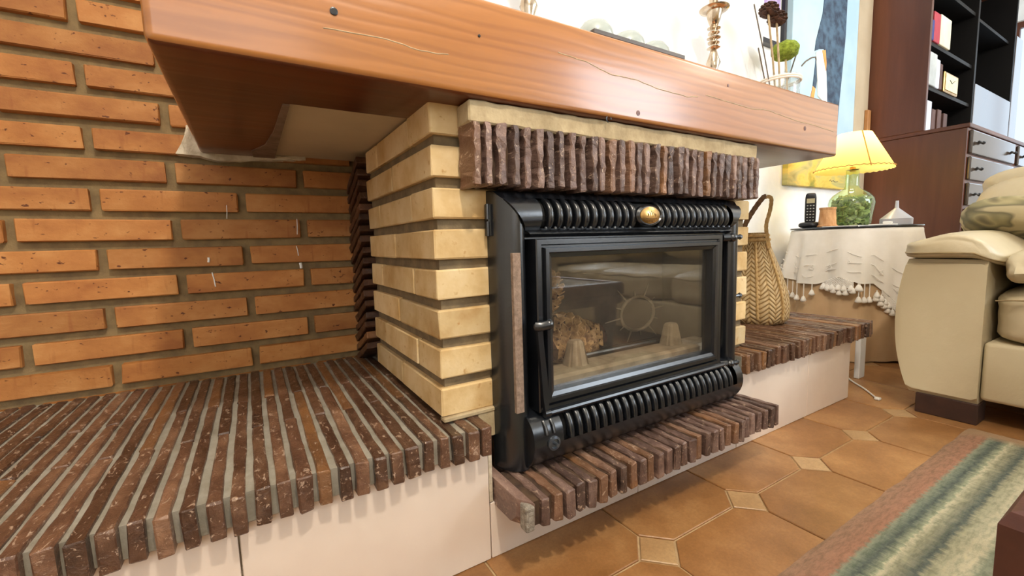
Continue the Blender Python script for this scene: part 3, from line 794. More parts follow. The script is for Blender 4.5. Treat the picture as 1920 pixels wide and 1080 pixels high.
# rail under the door, handle
mb = MB(); mb.tube([(.170, -.064, .2545), (.700, -.064, .2545)], .0055, 8); mb.lathe([(.007, 0), (.007, .012)], (.168, -.064, .2545), 12, 'X'); mb.obj('lower_rail', MT['iron'], dr, smooth=True)
mb = MB(); mb.tube([(.150, -.070, .418), (.156, -.076, .418), (.172, -.076, .419)], .0085, 12); mb.ico((.173, -.076, .419), .0098, 2); mb.ico((.153, -.072, .417), .009, 2)
pts = [(.150, .420), (.160, .420), (.166, .36), (.172, .30), (.172, .268), (.164, .262), (.160, .29), (.156, .35)]
mb.prism(pts, 'Y', -.074, -.066); mb.obj('handle', MT['iron'], dr, smooth=True, ang=30)
for z, nm in ((.560, 'hinge_bolt'), (.249, 'hinge_bolt')):
    mb = MB(); mb.tube([(.712, -.046, z), (.738, -.056, z)], .0085, 10); mb.tube([(.735, -.054, z), (.757, -.062, z+.001)], .0055, 8); mb.ico((.759, -.062, z+.001), .0070, 1); mb.ico((.737, -.056, z), .0125, 2, (1, 1, .85))
    mb.obj(nm, MT['iron'], st, smooth=True)
mb = MB(); mb.tube([(.795, -.012, .408), (.812, -.018, .407), (.832, -.020, .408)], .0048, 8); mb.ico((.833, -.020, .408), .0075, 1); mb.obj('damper_pin', MT['iron'], st, smooth=True)
mb = MB(); mb.lathe([(.013, .0), (.013, -.005), (.009, -.0065), (.008, -.003), (.003, -.003), (.003, -.014), (.001, -.0145)], (.177, -.077, .204), 18, 'Y'); mb.obj('air_knob', MT['steel'], cb, smooth=True)
# firebox
mb = MB()
mb.box((.150, -.015, .232), (.778, .185, .244)); mb.box((.150, -.015, .60), (.778, .185, .612)); mb.box((.138, -.015, .232), (.150, .185, .612)); mb.box((.778, -.015, .232), (.790, .185, .612)); mb.box((.138, .185, .232), (.790, .197, .612))
fb = mb.obj('firebox', MT['iron_rough'], st)
mb = MB(); mb.box((.16, -.012, .2445), (.755, .060, .298), .006)
mb.obj('ash_ledge', MT['ash'], fb)
for x in (.322, .630):
    mb = MB()
    sec = []
    for zz, wd in ((.294, .056), (.320, .044), (.346, .034), (.351, .026)):
        ring = []
        for k in range(72):
            a = 2*PI*k/72; rr = 1-.30*(1 if math.sin(a*7+PI*.5) > .25 and math.sin(a) < 0 else 0)
            ring.append((x+wd/2*math.copysign(abs(math.cos(a))**.6, math.cos(a)), .034+.020*rr*math.copysign(abs(math.sin(a))**.6, math.sin(a))*(wd/.05), zz))
        sec.append(ring)
    rows = mb.quads(sec, closed_v=True); mb.bm.faces.new(rows[-1]); mb.obj('fluted_stop', MT['ash'], fb, smooth=True, ang=25)
mb = MB(); mb.tube([(.345, .058, .305), (.60, .058, .305)], .004, 6); mb.obj('grate_rod', MT['steel'], fb)
for i in range(6):
    mb = MB(); y = .072+.018*i; mb.box((.20, y, .262), (.74, y+.009, .278), .001); mb.obj('grate_bar', MT['iron_rough'], fb)
mb = MB(); cc = Vector((.672, .182, .352)); R_ = .048
mb.tube([cc+Vector((R_*1.38*math.cos(a), 0, R_*math.sin(a))) for a in [2*PI*i/40 for i in range(41)]], .0045, 6)
for k in range(12):
    a = 2*PI*k/12+.15; u = Vector((1.38*math.cos(a), 0, math.sin(a)))
    L_ = 1.9 if k % 2 == 0 else 1.35
    mb.tube([cc+u*R_, cc+u*R_*L_], .0028, 5, taper=lambda t: 1-.6*t)
mb.obj('sun_relief', MT['ash'], fb, smooth=True)

# pine cones
def cone_mesh(L, R, n, seed, mat, open_=.5):
    """cone along +X, base at x=0"""
    rs = random.Random(seed); mb = MB()
    mb.lathe([(R*.2, 0), (R*.38, L*.15), (R*.38, L*.5), (R*.15, L*.95)], (0, 0, 0), 10, 'X')
    for i in range(n):
        t = (i+.5)/n; a = i*2.39996; x = L*(t*.96)
        r0 = R*.35*math.sin(PI*min(1, .18+t*.8)); r1 = R*(math.sin(PI*(.16+.76*t))**.7)
        dirv = Vector((0, math.cos(a), math.sin(a))); tang = Vector((0, -math.sin(a), math.cos(a)))
        lean = L*(.10+.10*open_)
        w_ = R*(.38 if open_ > .3 else .30)*(1-.3*t)
        p0 = Vector((x, 0, 0))+dirv*r0; p1 = Vector((x+lean*.45, 0, 0))+dirv*r1*.76; p2 = Vector((x+lean, 0, 0))+dirv*r1
        th = Vector((R*.07, 0, 0))
        v = [p0-tang*w_*.4, p0+tang*w_*.4, p1+tang*w_, p2+tang*w_*.45, p2-tang*w_*.45, p1-tang*w_]
        A = [mb.bm.verts.new(q) for q in v]; B = [mb.bm.verts.new(q-th) for q in v]
        fi = mb.bm.faces.new((A[0], A[1], A[2], A[5])); ft = mb.bm.faces.new((A[2], A[3], A[4], A[5])); ft.material_index = 1
        mb.bm.faces.new((B[5], B[2], B[1], B[0])); f3 = mb.bm.faces.new((B[5], B[4], B[3], B[2])); f3.material_index = 1
        for k in range(6):
            f4 = mb.bm.faces.new((A[k], B[k], B[(k+1) % 6], A[(k+1) % 6])); f4.material_index = 1 if k in (2, 3, 4) else 0
    me = mb.mesh('pine_cone'); me.materials.append(MT['cone_dark']); me.materials.append(mat); return me
cm = [cone_mesh(.120, .050, 62, 1, MT['cone'], 1), cone_mesh(.105, .045, 54, 2, MT['cone'], 1)]
spots = [((.470, .098, .328), (0, .05, 2.45), 0, 'pine cone lying nearest the middle of the stove, its round base facing right'),
         ((.300, .115, .375), (.4, .35, -.05), 1, 'pine cone on top of the pile behind the stove glass'),
         ((.285, .095, .325), (0, .0, .10), 0, 'pine cone at the bottom of the pile behind the stove glass'),
         ((.268, .105, .395), (.2, -1.0, .3), 1, 'pine cone standing up at the left end inside the stove')]
for p, r, k, lb in spots:
    o = bpy.data.objects.new('pine_cone', cm[k]); C.objects.link(o); o.location = p; o.rotation_euler = r
    tag(o, lb, 'pine cone', 'pine cones in the stove')

# ------------------------------------------------------------------ things on the mantel
mz = .9385
def candlestick(x, y, label):
    root = thing('candlestick', label, 'candlestick', (x, y, mz), group='candlesticks on the mantel')
    mb = MB(); mb.lathe([(.036, 0), (.038, .003), (.034, .007), (.018, .012), (.010, .020), (.009, .028)], (x, y, mz), 24); mb.obj('base', MT['silver'], root, smooth=True, ang=60)
    mb = MB()
    pf = [(.007, .026), (.010, .036), (.0075, .044), (.014, .058), (.016, .070), (.012, .088), (.007, .100)]
    z = .102
    for k in range(5):
        pf += [(.006, z), (.0150, z+.004), (.0150, z+.006), (.006, z+.010)]; z += .0118
    pf += [(.009, z), (.016, z+.012), (.019, z+.032), (.019, z+.034)]
    mb.lathe([(r, h) for r, h in pf], (x, y, mz), 24, rad=lambda a, h: 1+.10*math.sin(a*2+h*220))
    mb.obj('twisted_stem', MT['silver'], root, smooth=True, ang=60)
    mb = MB(); mb.lathe([(.020, z+.033), (.034, z+.037), (.036, z+.040), (.022, z+.044), (.0125, z+.046), (.0125, z+.07), (.0095, z+.07), (.0095, z+.045)], (x, y, mz), 24); mb.obj('drip_pan', MT['silver'], root, smooth=True, ang=60)
candlestick(.798, .045, 'twisted silver candlestick on the mantel near the jar of pine cones')
candlestick(.228, .045, 'silver candlestick at the left on the mantel, mostly out of view')
mb = MB(); mb.box((.305, -.052, mz), (.560, -.010, mz+.0085), .001)
tr = mono(mb, 'wooden_tray', MT['grey_wood'], 'narrow dark tray holding three glass balls on the mantel edge', 'tray')
for k, (x, r, lb) in enumerate(((.392, .040, 'left and largest of the three pearly glass balls on the mantel'), (.487, .039, 'middle of the three pearly glass balls on the mantel'), (.571, .037, 'right of the three pearly glass balls on the mantel'))):
    mb = MB(); mb.lathe([(.001, 0), (r*.5, .005), (r*.86, r*.5), (r, r), (r*.93, r*1.4), (r*.66, r*1.78), (r*.3, r*1.95), (.001, r*1.99)], (x, .042, mz+.001), 28)
    mono(mb, 'glass_ball', MT['ball_glass'], lb, 'glass ball', smooth=True, group='glass balls on the mantel')
# jar with sticks
jx, jy = 1.115, .045
jr = thing('glass_jar', 'glass jar with cord tied around it at the right of the mantel', 'jar', (jx, jy, mz))
mb = MB(); mb.lathe([(.046, 0), (.052, .006), (.052, .070), (.046, .080), (.048, .086), (.044, .086), (.043, .078), (.048, .068), (.048, .008), (.02, .006)], (jx, jy, mz), 28); mb.obj('glass', MT['clear_glass'], jr, smooth=True, ang=50)
mb = MB()
for dz in (0, .006): mb.tube([(jx+.0545*math.cos(a), jy+.0545*math.sin(a), mz+.070+dz) for a in [2*PI*i/28 for i in range(29)]], .003, 6)
mb.obj('cord', MT['lace'], jr, smooth=True)
def stick(p0, p1, r, mat, lb, name='dry_stick', top=None, cat='twig'):
    p0, p1 = Vector(p0), Vector(p1); root = thing(name, lb, cat, p0)
    mid = (p0+p1)/2+Vector((.003, 0, .002)); mb = MB(); mb.tube([p0, mid, p1], r, 6); mb.obj('stem', mat, root, smooth=True)
    if top == 'cone':
        me = cone_mesh(.030, .026, 60, int(p1.x*1000), MT['cone_dark'], .2)
        o = bpy.data.objects.new('cone_head', me); C.objects.link(o); o.parent = root; o.location = p1-p0+Vector((0, 0, -.002)); o.rotation_euler = (0, -1.2, .3)
        o['label'] = 'dark brown pine cone head'
    if top == 'moss':
        mb = MB(); vv = mb.ico(p1, .034, 3, (1.1, 1.1, .82))
        for v in mb.bm.verts: v.co += (v.co-p1).normalized()*noise.noise(v.co*90)*.004
        mb.obj('moss_ball', MT['moss'], root, smooth=True, label='green mossy ball')
zb_ = mz+.010
stick((jx-.004, jy+.005, zb_), (1.018, jy-.015, 1.172), .0028, MT['twig'], 'pale stick with the left pine cone head in the mantel jar', 'pine_cone_pick', 'cone', 'dried flower')
stick((jx+.016, jy+.004, zb_), (1.052, jy-.02, 1.155), .0028, MT['twig'], 'pale stick with the right pine cone head in the mantel jar', 'pine_cone_pick', 'cone', 'dried flower')
stick((jx+.012, jy-.018, zb_), (1.150, jy+.005, 1.108), .0028, MT['twig'], 'short stick topped by a round green moss ball in the jar', 'moss_pick', 'moss', 'dried flower')
stick((jx-.024, jy+.004, zb_), (.965, jy-.005, 1.190), .0018, MT['twig_dark'], 'long thin dark twig leaning left out of the jar')
stick((jx+.026, jy+.014, zb_), (1.215, jy, 1.128), .0020, MT['twig_dark'], 'short dark twig leaning right out of the jar')
stick((jx-.014, jy+.022, zb_), (1.035, jy+.02, 1.10), .0020, MT['twig_dark'], 'short dark twig leaning left low in the jar')
# ------------------------------------------------------------------ pictures on the back wall
wy = ry1
pa = thing('figure_painting', 'tall pale blue canvas with a standing figure in a navy coat on the white wall', 'painting', (2.57, wy-.02, 1.16))
mb = MB(); mb.box((2.20, wy-.030, 1.13), (2.935, wy-.001, 2.30), .002); mb.obj('canvas', MT['canvas'], pa)
def poly(pts, name, mat, parent, y0, y1, lb=None):
    mb = MB(); mb.prism(pts, 'Y', y0, y1); return mb.obj(name, mat, parent, label=lb)
coat = [(2.52, 1.90), (2.50, 1.75), (2.44, 1.60), (2.43, 1.545), (2.48, 1.565), (2.53, 1.575), (2.55, 1.52), (2.57, 1.44), (2.585, 1.32), (2.60, 1.22), (2.60, 1.14), (2.72, 1.14), (2.735, 1.32), (2.755, 1.50), (2.775, 1.70), (2.775, 1.90), (2.72, 2.0), (2.58, 2.0)]
poly(coat, 'coat', MT['navy'], pa, wy-.033, wy-.0301)
poly([(2.44, 1.54), (2.50, 1.562), (2.535, 1.565), (2.555, 1.47), (2.575, 1.36), (2.585, 1.27), (2.55, 1.255), (2.53, 1.30), (2.48, 1.32)], 'white_garment', MT['white_paint'], pa, wy-.036, wy-.0301)
poly([(2.50, 1.56), (2.535, 1.568), (2.552, 1.50), (2.55, 1.46), (2.53, 1.50)], 'orange_stroke', MT['orange_paint'], pa, wy-.038, wy-.0361)
poly([(2.50, 1.27), (2.555, 1.275), (2.575, 1.14), (2.51, 1.14)], 'trouser_leg', MT['navy'], pa, wy-.033, wy-.0301)
poly([(2.425, 1.365), (2.455, 1.355), (2.475, 1.43), (2.478, 1.495), (2.445, 1.505), (2.435, 1.43)], 'painted_arm', MT['navy'], pa, wy-.033, wy-.0301)
poly([(2.405, 1.30), (2.44, 1.30), (2.452, 1.353), (2.425, 1.362)], 'orange_hand', MT['orange_paint'], pa, wy-.033, wy-.0301)
mb = MB(); mb.tube([(2.30, wy-.031, 1.445), (2.34, wy-.031, 1.475), (2.40, wy-.031, 1.505), (2.44, wy-.031, 1.515), (2.455, wy-.031, 1.49)], .004, 6); mb.obj('painted_line', MT['twig_dark'], pa)
pb = thing('framed_picture', 'black framed print with lilac colour, partly hidden behind the chimney breast', 'picture', (1.96, wy-.02, 1.50))
mb = MB(); fx0, fx1, fz0, fz1 = 1.78, 2.145, 1.495, 2.1
for a, b_ in (((fx0, fz0), (fx1, fz0+.022)), ((fx0, fz1-.022), (fx1, fz1)), ((fx0, fz0+.022), (fx0+.022, fz1-.022)), ((fx1-.022, fz0+.022), (fx1, fz1-.022))): mb.box((a[0], wy-.030, a[1]), (b_[0], wy-.001, b_[1]))
mb.obj('frame', MT['frame_black'], pb)
mb = MB(); mb.box((fx0+.022, wy-.012, fz0+.022), (fx1-.022, wy-.002, fz1-.022)); mb.obj('mount', MT['mat_white'], pb)
mb = MB(); mb.box((fx0+.08, wy-.014, fz0+.13), (fx1-.035, wy-.0121, fz1-.1)); mb.obj('print', MT['lilac'], pb)
pc = thing('small_landscape_painting', 'yellow and green painting low on the wall behind the lampshade', 'painting', (2.5, wy-.02, .82))
mb = MB(); mb.box((2.205, wy-.030, .828), (2.885, wy-.001, 1.09), .002); mb.obj('canvas', MT['yellow_painting'], pc)
mb = MB(); mb.tube([(2.66, wy-.0305, .868), (2.675, wy-.0305, .876), (2.69, wy-.0305, .866), (2.71, wy-.0305, .874), (2.73, wy-.0305, .866), (2.77, wy-.0305, .870)], .0016, 5); mb.obj('signature', MT['twig_dark'], pc)
mb = MB(); mb.box((2.985, wy-.012, 0), (3.172, wy-.0005, 2.5), .002); struct(mb, 'trim_1', simple('beige_wall_strip', 'b4a388', 'c0af94', scale=4, rough=.8))
# wall strip items next to the cabinet
mb = MB(); mb.box((3.125, wy-.032, 1.16), (3.168, wy-.0125, 1.33), .002); mono(mb, 'wooden_plaque', simple('pale_orange_wood', 'b07a48', 'c08c58', rough=.5), 'narrow pale wooden strip on the wall edge beside the dark cabinet', 'plaque')

# ------------------------------------------------------------------ dark cabinet
cbn = thing('wall_cabinet', 'tall dark mahogany wall unit with open shelves and drawers', 'cabinet', (4.1, .35, 0))
cx0, cx1 = 3.175, 5.15
mb = MB(); mb.box((cx0, .115, 0), (cx1, wy-.003, 1.125), .003); mb.obj('base_carcass', MT['cabinet'], cbn)
mb = MB(); mb.box((cx0-.004, .105, 1.1255), (cx1, wy-.003, 1.148), .003); mb.obj('counter', MT['cabinet'], cbn)
mb = MB(); mb.box((cx0, .300, 1.1485), (cx0+.025, wy-.003, 2.40), .002); mb.obj('side_panel', MT['cabinet'], cbn)
mb = MB(); mb.box((cx0+.025, wy-.02, 1.1485), (cx1, wy-.003, 2.40)); mb.obj('back_panel', MT['cabinet_dark'], cbn)
for x in (4.015, 4.93): 
    mb = MB(); mb.box((x, .300, 1.1485), (x+.028, wy-.02, 2.40), .002); mb.obj('divider', MT['cabinet_dark'], cbn)
mb = MB(); mb.box((cx0, .300, 2.3805), (cx1, wy-.003, 2.42), .002); mb.obj('top', MT['cabinet'], cbn)
for z in (1.395, 1.645, 1.98): 
    mb = MB(); mb.box((cx0+.026, .315, z), (4.0145, wy-.0205, z+.022), .001); mb.obj('shelf', MT['cabinet_dark'], cbn)
mb = MB(); mb.box((4.0435, .330, 1.99), (4.9295, wy-.0205, 2.01), .001); mb.obj('shelf', MT['cabinet_dark'], cbn)
mb = MB(); mb.box((4.0435, .296, 1.160), (4.9285, .318, 1.550), .003); fl = mb.obj('flap_door', MT['drawer'], cbn)
mb = MB(); mb.box((4.9585, .296, 1.160), (5.145, .318, 2.05), .003); mb.obj('door', MT['drawer'], cbn)
def pull(x, y, z, parent):
    mb = MB(); mb.tube([(x-.035, y-.012, z), (x, y-.020, z-.004), (x+.035, y-.012, z)], .0045, 8)
    for s in (-1, 1): mb.ico((x+s*.035, y-.010, z), .008, 1)
    mb.ico((x, y-.02, z-.004), .010, 1); mb.tube([(x-.022, y, z), (x-.022, y-.015, z)], .003, 6); mb.tube([(x+.022, y, z), (x+.022, y-.015, z)], .003, 6)
    mb.obj('pull_handle', MT['plastic_black'], parent, smooth=True)
dzs = [(1.112, .985), (.968, .842), (.825, .70), (.683, .555), (.54, .08)]
for xa, xb in ((3.195, 4.10), (4.20, 5.13)):
    for z1_, z0_ in dzs:
        mb = MB(); mb.box((xa, .098, z0_), (xb, .1155, z1_), .006, 2); d = mb.obj('drawer' if z0_ > .1 else 'door', MT['drawer'], cbn)
        for t in (.12, .88) : pull(xa+(xb-xa)*t, .098, (z0_+z1_)/2, d)
# books etc on the cabinet shelves
def book(x, y, z, w_, d_, h_, mat, lb, grp='books on the cabinet shelves', tilt=0):
    mb = MB(); mb.box((x, y, z), (x+w_, y+d_, z+h_), .003)
    o = mono(mb, 'book', mat, lb, 'book', group=grp); return o
z = 1.6675
book(3.203, .304, z, .044, .13, .11, MT['book_blue'], 'small dark blue book on the upper visible cabinet shelf')
book(3.249, .306, z, .100, .15, .165, MT['book_red'], 'red book on the upper visible cabinet shelf')
book(3.352, .304, z, .175, .15, .170, MT['book_cream'], 'thick cream book beside the red book on the cabinet shelf')
z = 1.4175
book(3.203, .304, z, .125, .15, .185, MT['book_grey'], 'light grey book at the left of the middle cabinet shelf')
book(3.330, .306, z, .060, .15, .165, MT['book_pale'], 'thin pale blue book beside the grey one on the middle shelf')
book(3.393, .306, z, .045, .15, .15, MT['book_brown'], 'brown book at the right of the middle shelf row')
ck = thing('small_clock', 'small square pale yellow clock on the middle cabinet shelf', 'clock', (3.60, .32, z))
mb = MB(); mb.box((3.475, .305, z), (3.725, .335, z+.120), .004); mb.obj('case', MT['brass'], ck)
mb = MB(); mb.box((3.490, .302, z+.012), (3.710, .3045, z+.108)); mb.obj('dial', MT['clock'], ck)
mb = MB(); mb.tube([(3.600, .301, z+.06), (3.65, .301, z+.085)], .002, 5); mb.tube([(3.600, .301, z+.06), (3.56, .301, z+.075)], .002, 5); mb.obj('hands', MT['plastic_black'], ck)
z = 1.1490
book(3.203, .304, z, .085, .14, .18, MT['book_pale'], 'white and blue book on the lowest cabinet shelf')
for k, (x, hh) in enumerate(((3.34, .15), (3.44, .16), (3.55, .15))): book(x, .315, z, .06, .12, hh, MT['book_brown'], ['dark book nearest the white and blue book on the lowest shelf', 'dark book in the middle of the lowest shelf', 'rightmost dark book on the lowest shelf'][k])
mb = MB(); mb.lathe([(.028, 0), (.03, .005), (.018, .03), (.025, .07), (.022, .10), (.010, .12), (.016, .14), (.002, .16)], (4.12, .36, 1.5505), 16)
mono(mb, 'white_figurine', MT['lace'], 'small white ornament standing above the cabinet flap door', 'ornament', smooth=True)

# ------------------------------------------------------------------ round side table, cloths
tx, ty, tz = 2.235, .270, .585
tb = thing('side_table', 'small round side table hidden under long cloths beside the cabinet', 'table', (tx, ty, 0))
mb = MB(); mb.lathe([(.235, tz-.030), (.240, tz-.028), (.240, tz-.008)], (tx, ty, 0), 40); mb.obj('tabletop', MT['cabinet'], tb)
mb = MB(); mb.lathe([(.13, 0), (.13, .02), (.03, .05), (.025, tz-.03)], (tx, ty, 0), 20); mb.obj('pedestal', MT['cabinet'], tb)
def drape(R, Rb, ztop, hem, folds, amp, seed, seg=160, rings=22, ph=0):
    mb = MB(); g2 = []
    g2.append([(tx+.001*math.cos(2*PI*k/seg), ty+.001*math.sin(2*PI*k/seg), ztop) for k in range(seg)])
    g2.append([(tx+R*.93*math.cos(2*PI*k/seg), ty+R*.93*math.sin(2*PI*k/seg), ztop) for k in range(seg)])
    g2.append([(tx+R*.985*math.cos(2*PI*k/seg), ty+R*.985*math.sin(2*PI*k/seg), ztop-.003) for k in range(seg)])
    for i in range(rings+1):
        t = i/rings; ring = []
        for k in range(seg):
            a = 2*PI*k/seg; zb2 = hem(a); z = ztop-.010-(ztop-.010-zb2)*t
            f = math.sin(a*folds+ph+1.3*math.sin(a*2+seed))+.35*math.sin(a*folds*2.3+seed)
            r = R+(Rb-R)*t+amp*f*(t**.8)
            ring.append((tx+r*math.cos(a), ty+r*math.sin(a), z))
        g2.append(ring)
    mb.quads(g2, closed_v=True); return mb
mb = drape(.248, .300, tz-.004, lambda a: .012+.008*math.sin(3*a), 9, .018, 1.0)
mono(mb, 'tan_undercloth', MT['tan'], 'tan undercloth hanging to the floor around the side table', 'tablecloth', smooth=True, ang=80)
vd = math.atan2(-.681-ty, -.264-tx)   # direction from table to the camera side
def hem2(a):
    b = (a-vd+PI) % (2*PI)-PI
    # cloth corners hang lower
    keys = [(-PI, .40), (-1.5, .30), (-1.15, .36), (-.8, .335), (-.42, .335), (-.15, .375), (0.12, .345), (.30, .345), (.62, .262), (.85, .225), (1.15, .215), (1.45, .25), (1.9, .36), (PI, .40)]
    for (u, v), (u2, v2) in zip(keys[:-1], keys[1:]):
        if u <= b <= u2: return v+(v2-v)*(b-u)/(u2-u)
    return .35
oc = thing('lace_tablecloth', 'white embroidered cloth with tassels draped over the side table', 'tablecloth', (tx, ty, tz))
mb = drape(.2515, .290, tz, hem2, 9, .019, 1.0)
mb.obj('linen', MT['white'], oc, smooth=True, ang=80)
def surf(a, z, off=.004):
    ztop = tz; zb2 = hem2(a); t = max(0, min(1, (ztop-.010-z)/(ztop-.010-zb2)))
    f = math.sin(a*9+1.3*math.sin(a*2+1.0))+.35*math.sin(a*9*2.3+1.0)
    r = .2515+(.290-.2515)*t+.019*f*(t**.8)+off
    return Vector((tx+r*math.cos(a), ty+r*math.sin(a), z))
# embroidery in relief: vines and small flowers
mb = MB()
for base, amp_, fr, ph in ((.075, .012, 9, 0), (.040, .008, 14, 1), (.125, .010, 6, 2)):
    pts = []
    for i in range(140):
        a = vd-1.35+2.7*i/139; pts.append(surf(a, hem2(a)+base+amp_*math.sin(a*fr+ph), .001))
    mb.tube(pts, .0015, 5)
for i in range(11):
    a = vd-1.2+.23*i; zc = hem2(a)+.055+.02*(i % 2)
    for k in range(5):
        q = 2*PI*k/5; ctr = (a+.030*math.cos(q), zc+.008*math.sin(q))
        mb.tube([surf(ctr[0]+.014*math.cos(s), ctr[1]+.004*math.sin(s), .001) for s in [2*PI*j/6 for j in range(7)]], .0012, 4)
mb.obj('embroidery', MT['lace'], oc, smooth=True)
# crochet net below the hem at the hanging corners, and tassels
def net(a0, a1, drop):
    mb = MB(); nc = 12; nr = 5
    for s in (-1, 1):
        for i in range(-nr, nc+nr):
            pts = []
            for j in range(nr+1):
                u = i+s*j
                if u < 0 or u > nc: 
                    continue
                a = a0+(a1-a0)*u/nc; dd = drop*(1-abs(2*u/nc-1)**1.5*.6)
                pts.append(surf(a, hem2(a)-dd*j/nr, .006))
            if len(pts) > 1: mb.tube(pts, .0022, 5)
    mb.obj('crochet_net', MT['lace'], oc, smooth=True)
net(vd-.32, vd+.04, .048); net(vd+.40, vd+.78, .040); net(vd+.75, vd+1.30, .052)
def tassel_me(L):
    mb = MB(); mb.tube([(0, 0, 0), (0, 0, -L)], .0022, 5); mb.lathe([(.002, 0), (.006, -.004), (.010, -.014), (.013, -.022), (.009, -.027), (.002, -.029)], (0, 0, -L), 10)
    me = mb.mesh('tassel', True, 60); me.materials.append(MT['lace']); return me
tm = {L: tassel_me(L) for L in (.006, .025, .055)}
def tas(a, dz, L):
    p = surf(a, hem2(a)-dz, .008); o = bpy.data.objects.new('tassel', tm[L]); C.objects.link(o); o.parent = oc; o.location = p-ORG[oc]
for a, L in ((-1.0, .055), (-.88, .055), (-.72, .055), (-.55, .055), (-.47, .025), (.10, .055), (.17, .055), (.24, .055)): tas(vd+a, 0, L)
for k in range(7):
    a = -.36+.075*k; dd = (.0, .018, .036, .046, .036, .018, 0)[k]
    tas(vd+a, dd*.6, .006); tas(vd+a+.02, dd, .006)
for k in range(14):
    a = .32+.06*k; tas(vd+a, .038+.004*(k % 2), .006)
    if k < 4: tas(vd+a+.01, .02, .006)
# glass top
mb = MB(); mb.lathe([(.2535, .5858), (.2545, .5875), (.2545, .5915), (.2535, .593)], (tx, ty, 0), 56); mono(mb, 'glass_tabletop', MT['slate'], 'thin dark edged glass disc lying on the white tablecloth', 'glass top', smooth=True, ang=40)
gz = .5935
# cordless phone
ph_ = thing('cordless_phone', 'black cordless phone standing in its charging cradle on the side table', 'phone', (2.075, .375, gz))
rz = math.atan2(-.681-.375, -.264-2.075)
def face(p, c, ang):   # local (right, toward camera, up) -> world
    f = Vector((math.cos(ang), math.sin(ang), 0)); r = Vector((-f.y, f.x, 0))
    return Vector(c)+r*p[0]+f*p[1]+Vector((0, 0, p[2]))
cc = Vector((2.075, .385, gz))
mb = MB(); mb.pillow(face((0, 0, .014), cc, rz), (.085, .085, .030), 3, 5); mb.obj('cradle', MT['plastic_black'], ph_, smooth=True)
mb = MB(); RR = Matrix.Rotation(rz-PI/2, 3, 'Z') @ Matrix.Rotation(-.12, 3, 'X')
mb.pillow(face((0, -.008, .090), cc, rz), (.046, .024, .155), 6, 6, RR); hs_ = mb.obj('handset', MT['plastic_black'], ph_, smooth=True)
def onface(u, v, d=.0): return face((0, -.008, .090), cc, rz)+RR @ Vector((u, .0125+d, v))
mb = MB()
a = [onface(-.016, .030), onface(.016, .030), onface(.016, .052), onface(-.016, .052)]
mb.bm.faces.new([mb.bm.verts.new(p) for p in a]); b4 = [onface(-.016, .030, .001), onface(.016, .030, .001), onface(.016, .052, .001), onface(-.016, .052, .001)]
mb.bm.faces.new([mb.bm.verts.new(p) for p in b4]); mb.obj('display', simple('phone_display', 'b5ad8c', 'c5bd9c', rough=.3), hs_)
kb = MB()
for r_ in range(6):
    for c_ in range(3):
        p = onface(-.012+.012*c_, .018-.014*r_, .001); kb.ico(p, .0042, 1, (1, 1, .7))
kb.obj('keypad', MT['plastic_grey'], hs_, smooth=True)
# wicker pot
mb = MB(); pc2 = (2.085, .315, gz)
mb.lathe([(.040, 0), (.043, .005), (.036, .012), (.031, .080), (.034, .085), (.034, .092), (.030, .092), (.028, .02)], pc2, 40, rad=lambda a, h: 1+.02*math.sin(a*20+ (PI if int(h*1000/8) % 2 else 0)))
mono(mb, 'wicker_pot', MT['wicker'], 'small tapering wicker pot between the phone and the lamp', 'basket', smooth=True)
# papers and funnel
mb = MB(); mb.box((2.00, .16, gz), (2.12, .30, gz+.003)); mono(mb, 'paper_sheet', MT['paper'], 'white paper lying on the table below the wicker pot', 'paper')
mb = MB(); mb.box((2.125, .085, gz), (2.19, .17, gz+.006), .001); mb.box((2.13, .09, gz+.006), (2.15, .12, gz+.016), .002); mono(mb, 'folded_paper', MT['paper'], 'small folded white paper in front of the plastic funnel', 'paper')
mb = MB(); fc = (2.262, .115, gz+.001)
mb.lathe([(.056, 0), (.058, .002), (.058, .028), (.011, .072), (.0075, .076), (.0055, .108), (.004, .108), (.006, .076), (.0095, .070), (.0555, .027)], fc, 32, cap=False); mono(mb, 'plastic_funnel', MT['funnel'], 'upturned clear plastic funnel at the right of the side table', 'funnel', smooth=True, ang=30)
# lamp
lx, ly = 2.245, .285
lp = thing('table_lamp', 'green glass bottle lamp with lit yellow shade on the side table', 'lamp', (lx, ly, gz))
bot = [(.055, 0), (.074, .004), (.080, .015), (.083, .05), (.088, .085), (.092, .110), (.088, .132), (.074, .152), (.050, .170), (.033, .182), (.028, .195), (.027, .215), (.026, .268), (.028, .272)]
mb = MB(); mb.lathe([(r, h) for r, h in bot], (lx, ly, gz), 40, rad=lambda a, h: 1.0); mb.obj('glass_bottle', MT['green_glass'], lp, smooth=True, ang=60)
mb = MB(); mb.lathe([(.012, .262), (.012, .30)], (lx, ly, gz), 14); mb.lathe([(.02, .268), (.024, .271), (.012, .274)], (lx, ly, gz), 14); mb.obj('bulb_holder', MT['brass'], lp, smooth=True)
mb = MB(); mb.ico((lx, ly, gz+.335), .024, 2, (1, 1, 1.3)); mb.obj('bulb', MT['bulb'], lp, smooth=True)
mb = MB()
for k in range(3):
    a = 2*PI*k/3; mb.tube([(lx+.012*math.cos(a), ly+.012*math.sin(a), gz+.29), (lx+.105*math.cos(a), ly+.105*math.sin(a), gz+.345)], .0016, 5)
mb.obj('shade_carrier', MT['brass'], lp)
sg = 72; mb = MB(); g2 = []
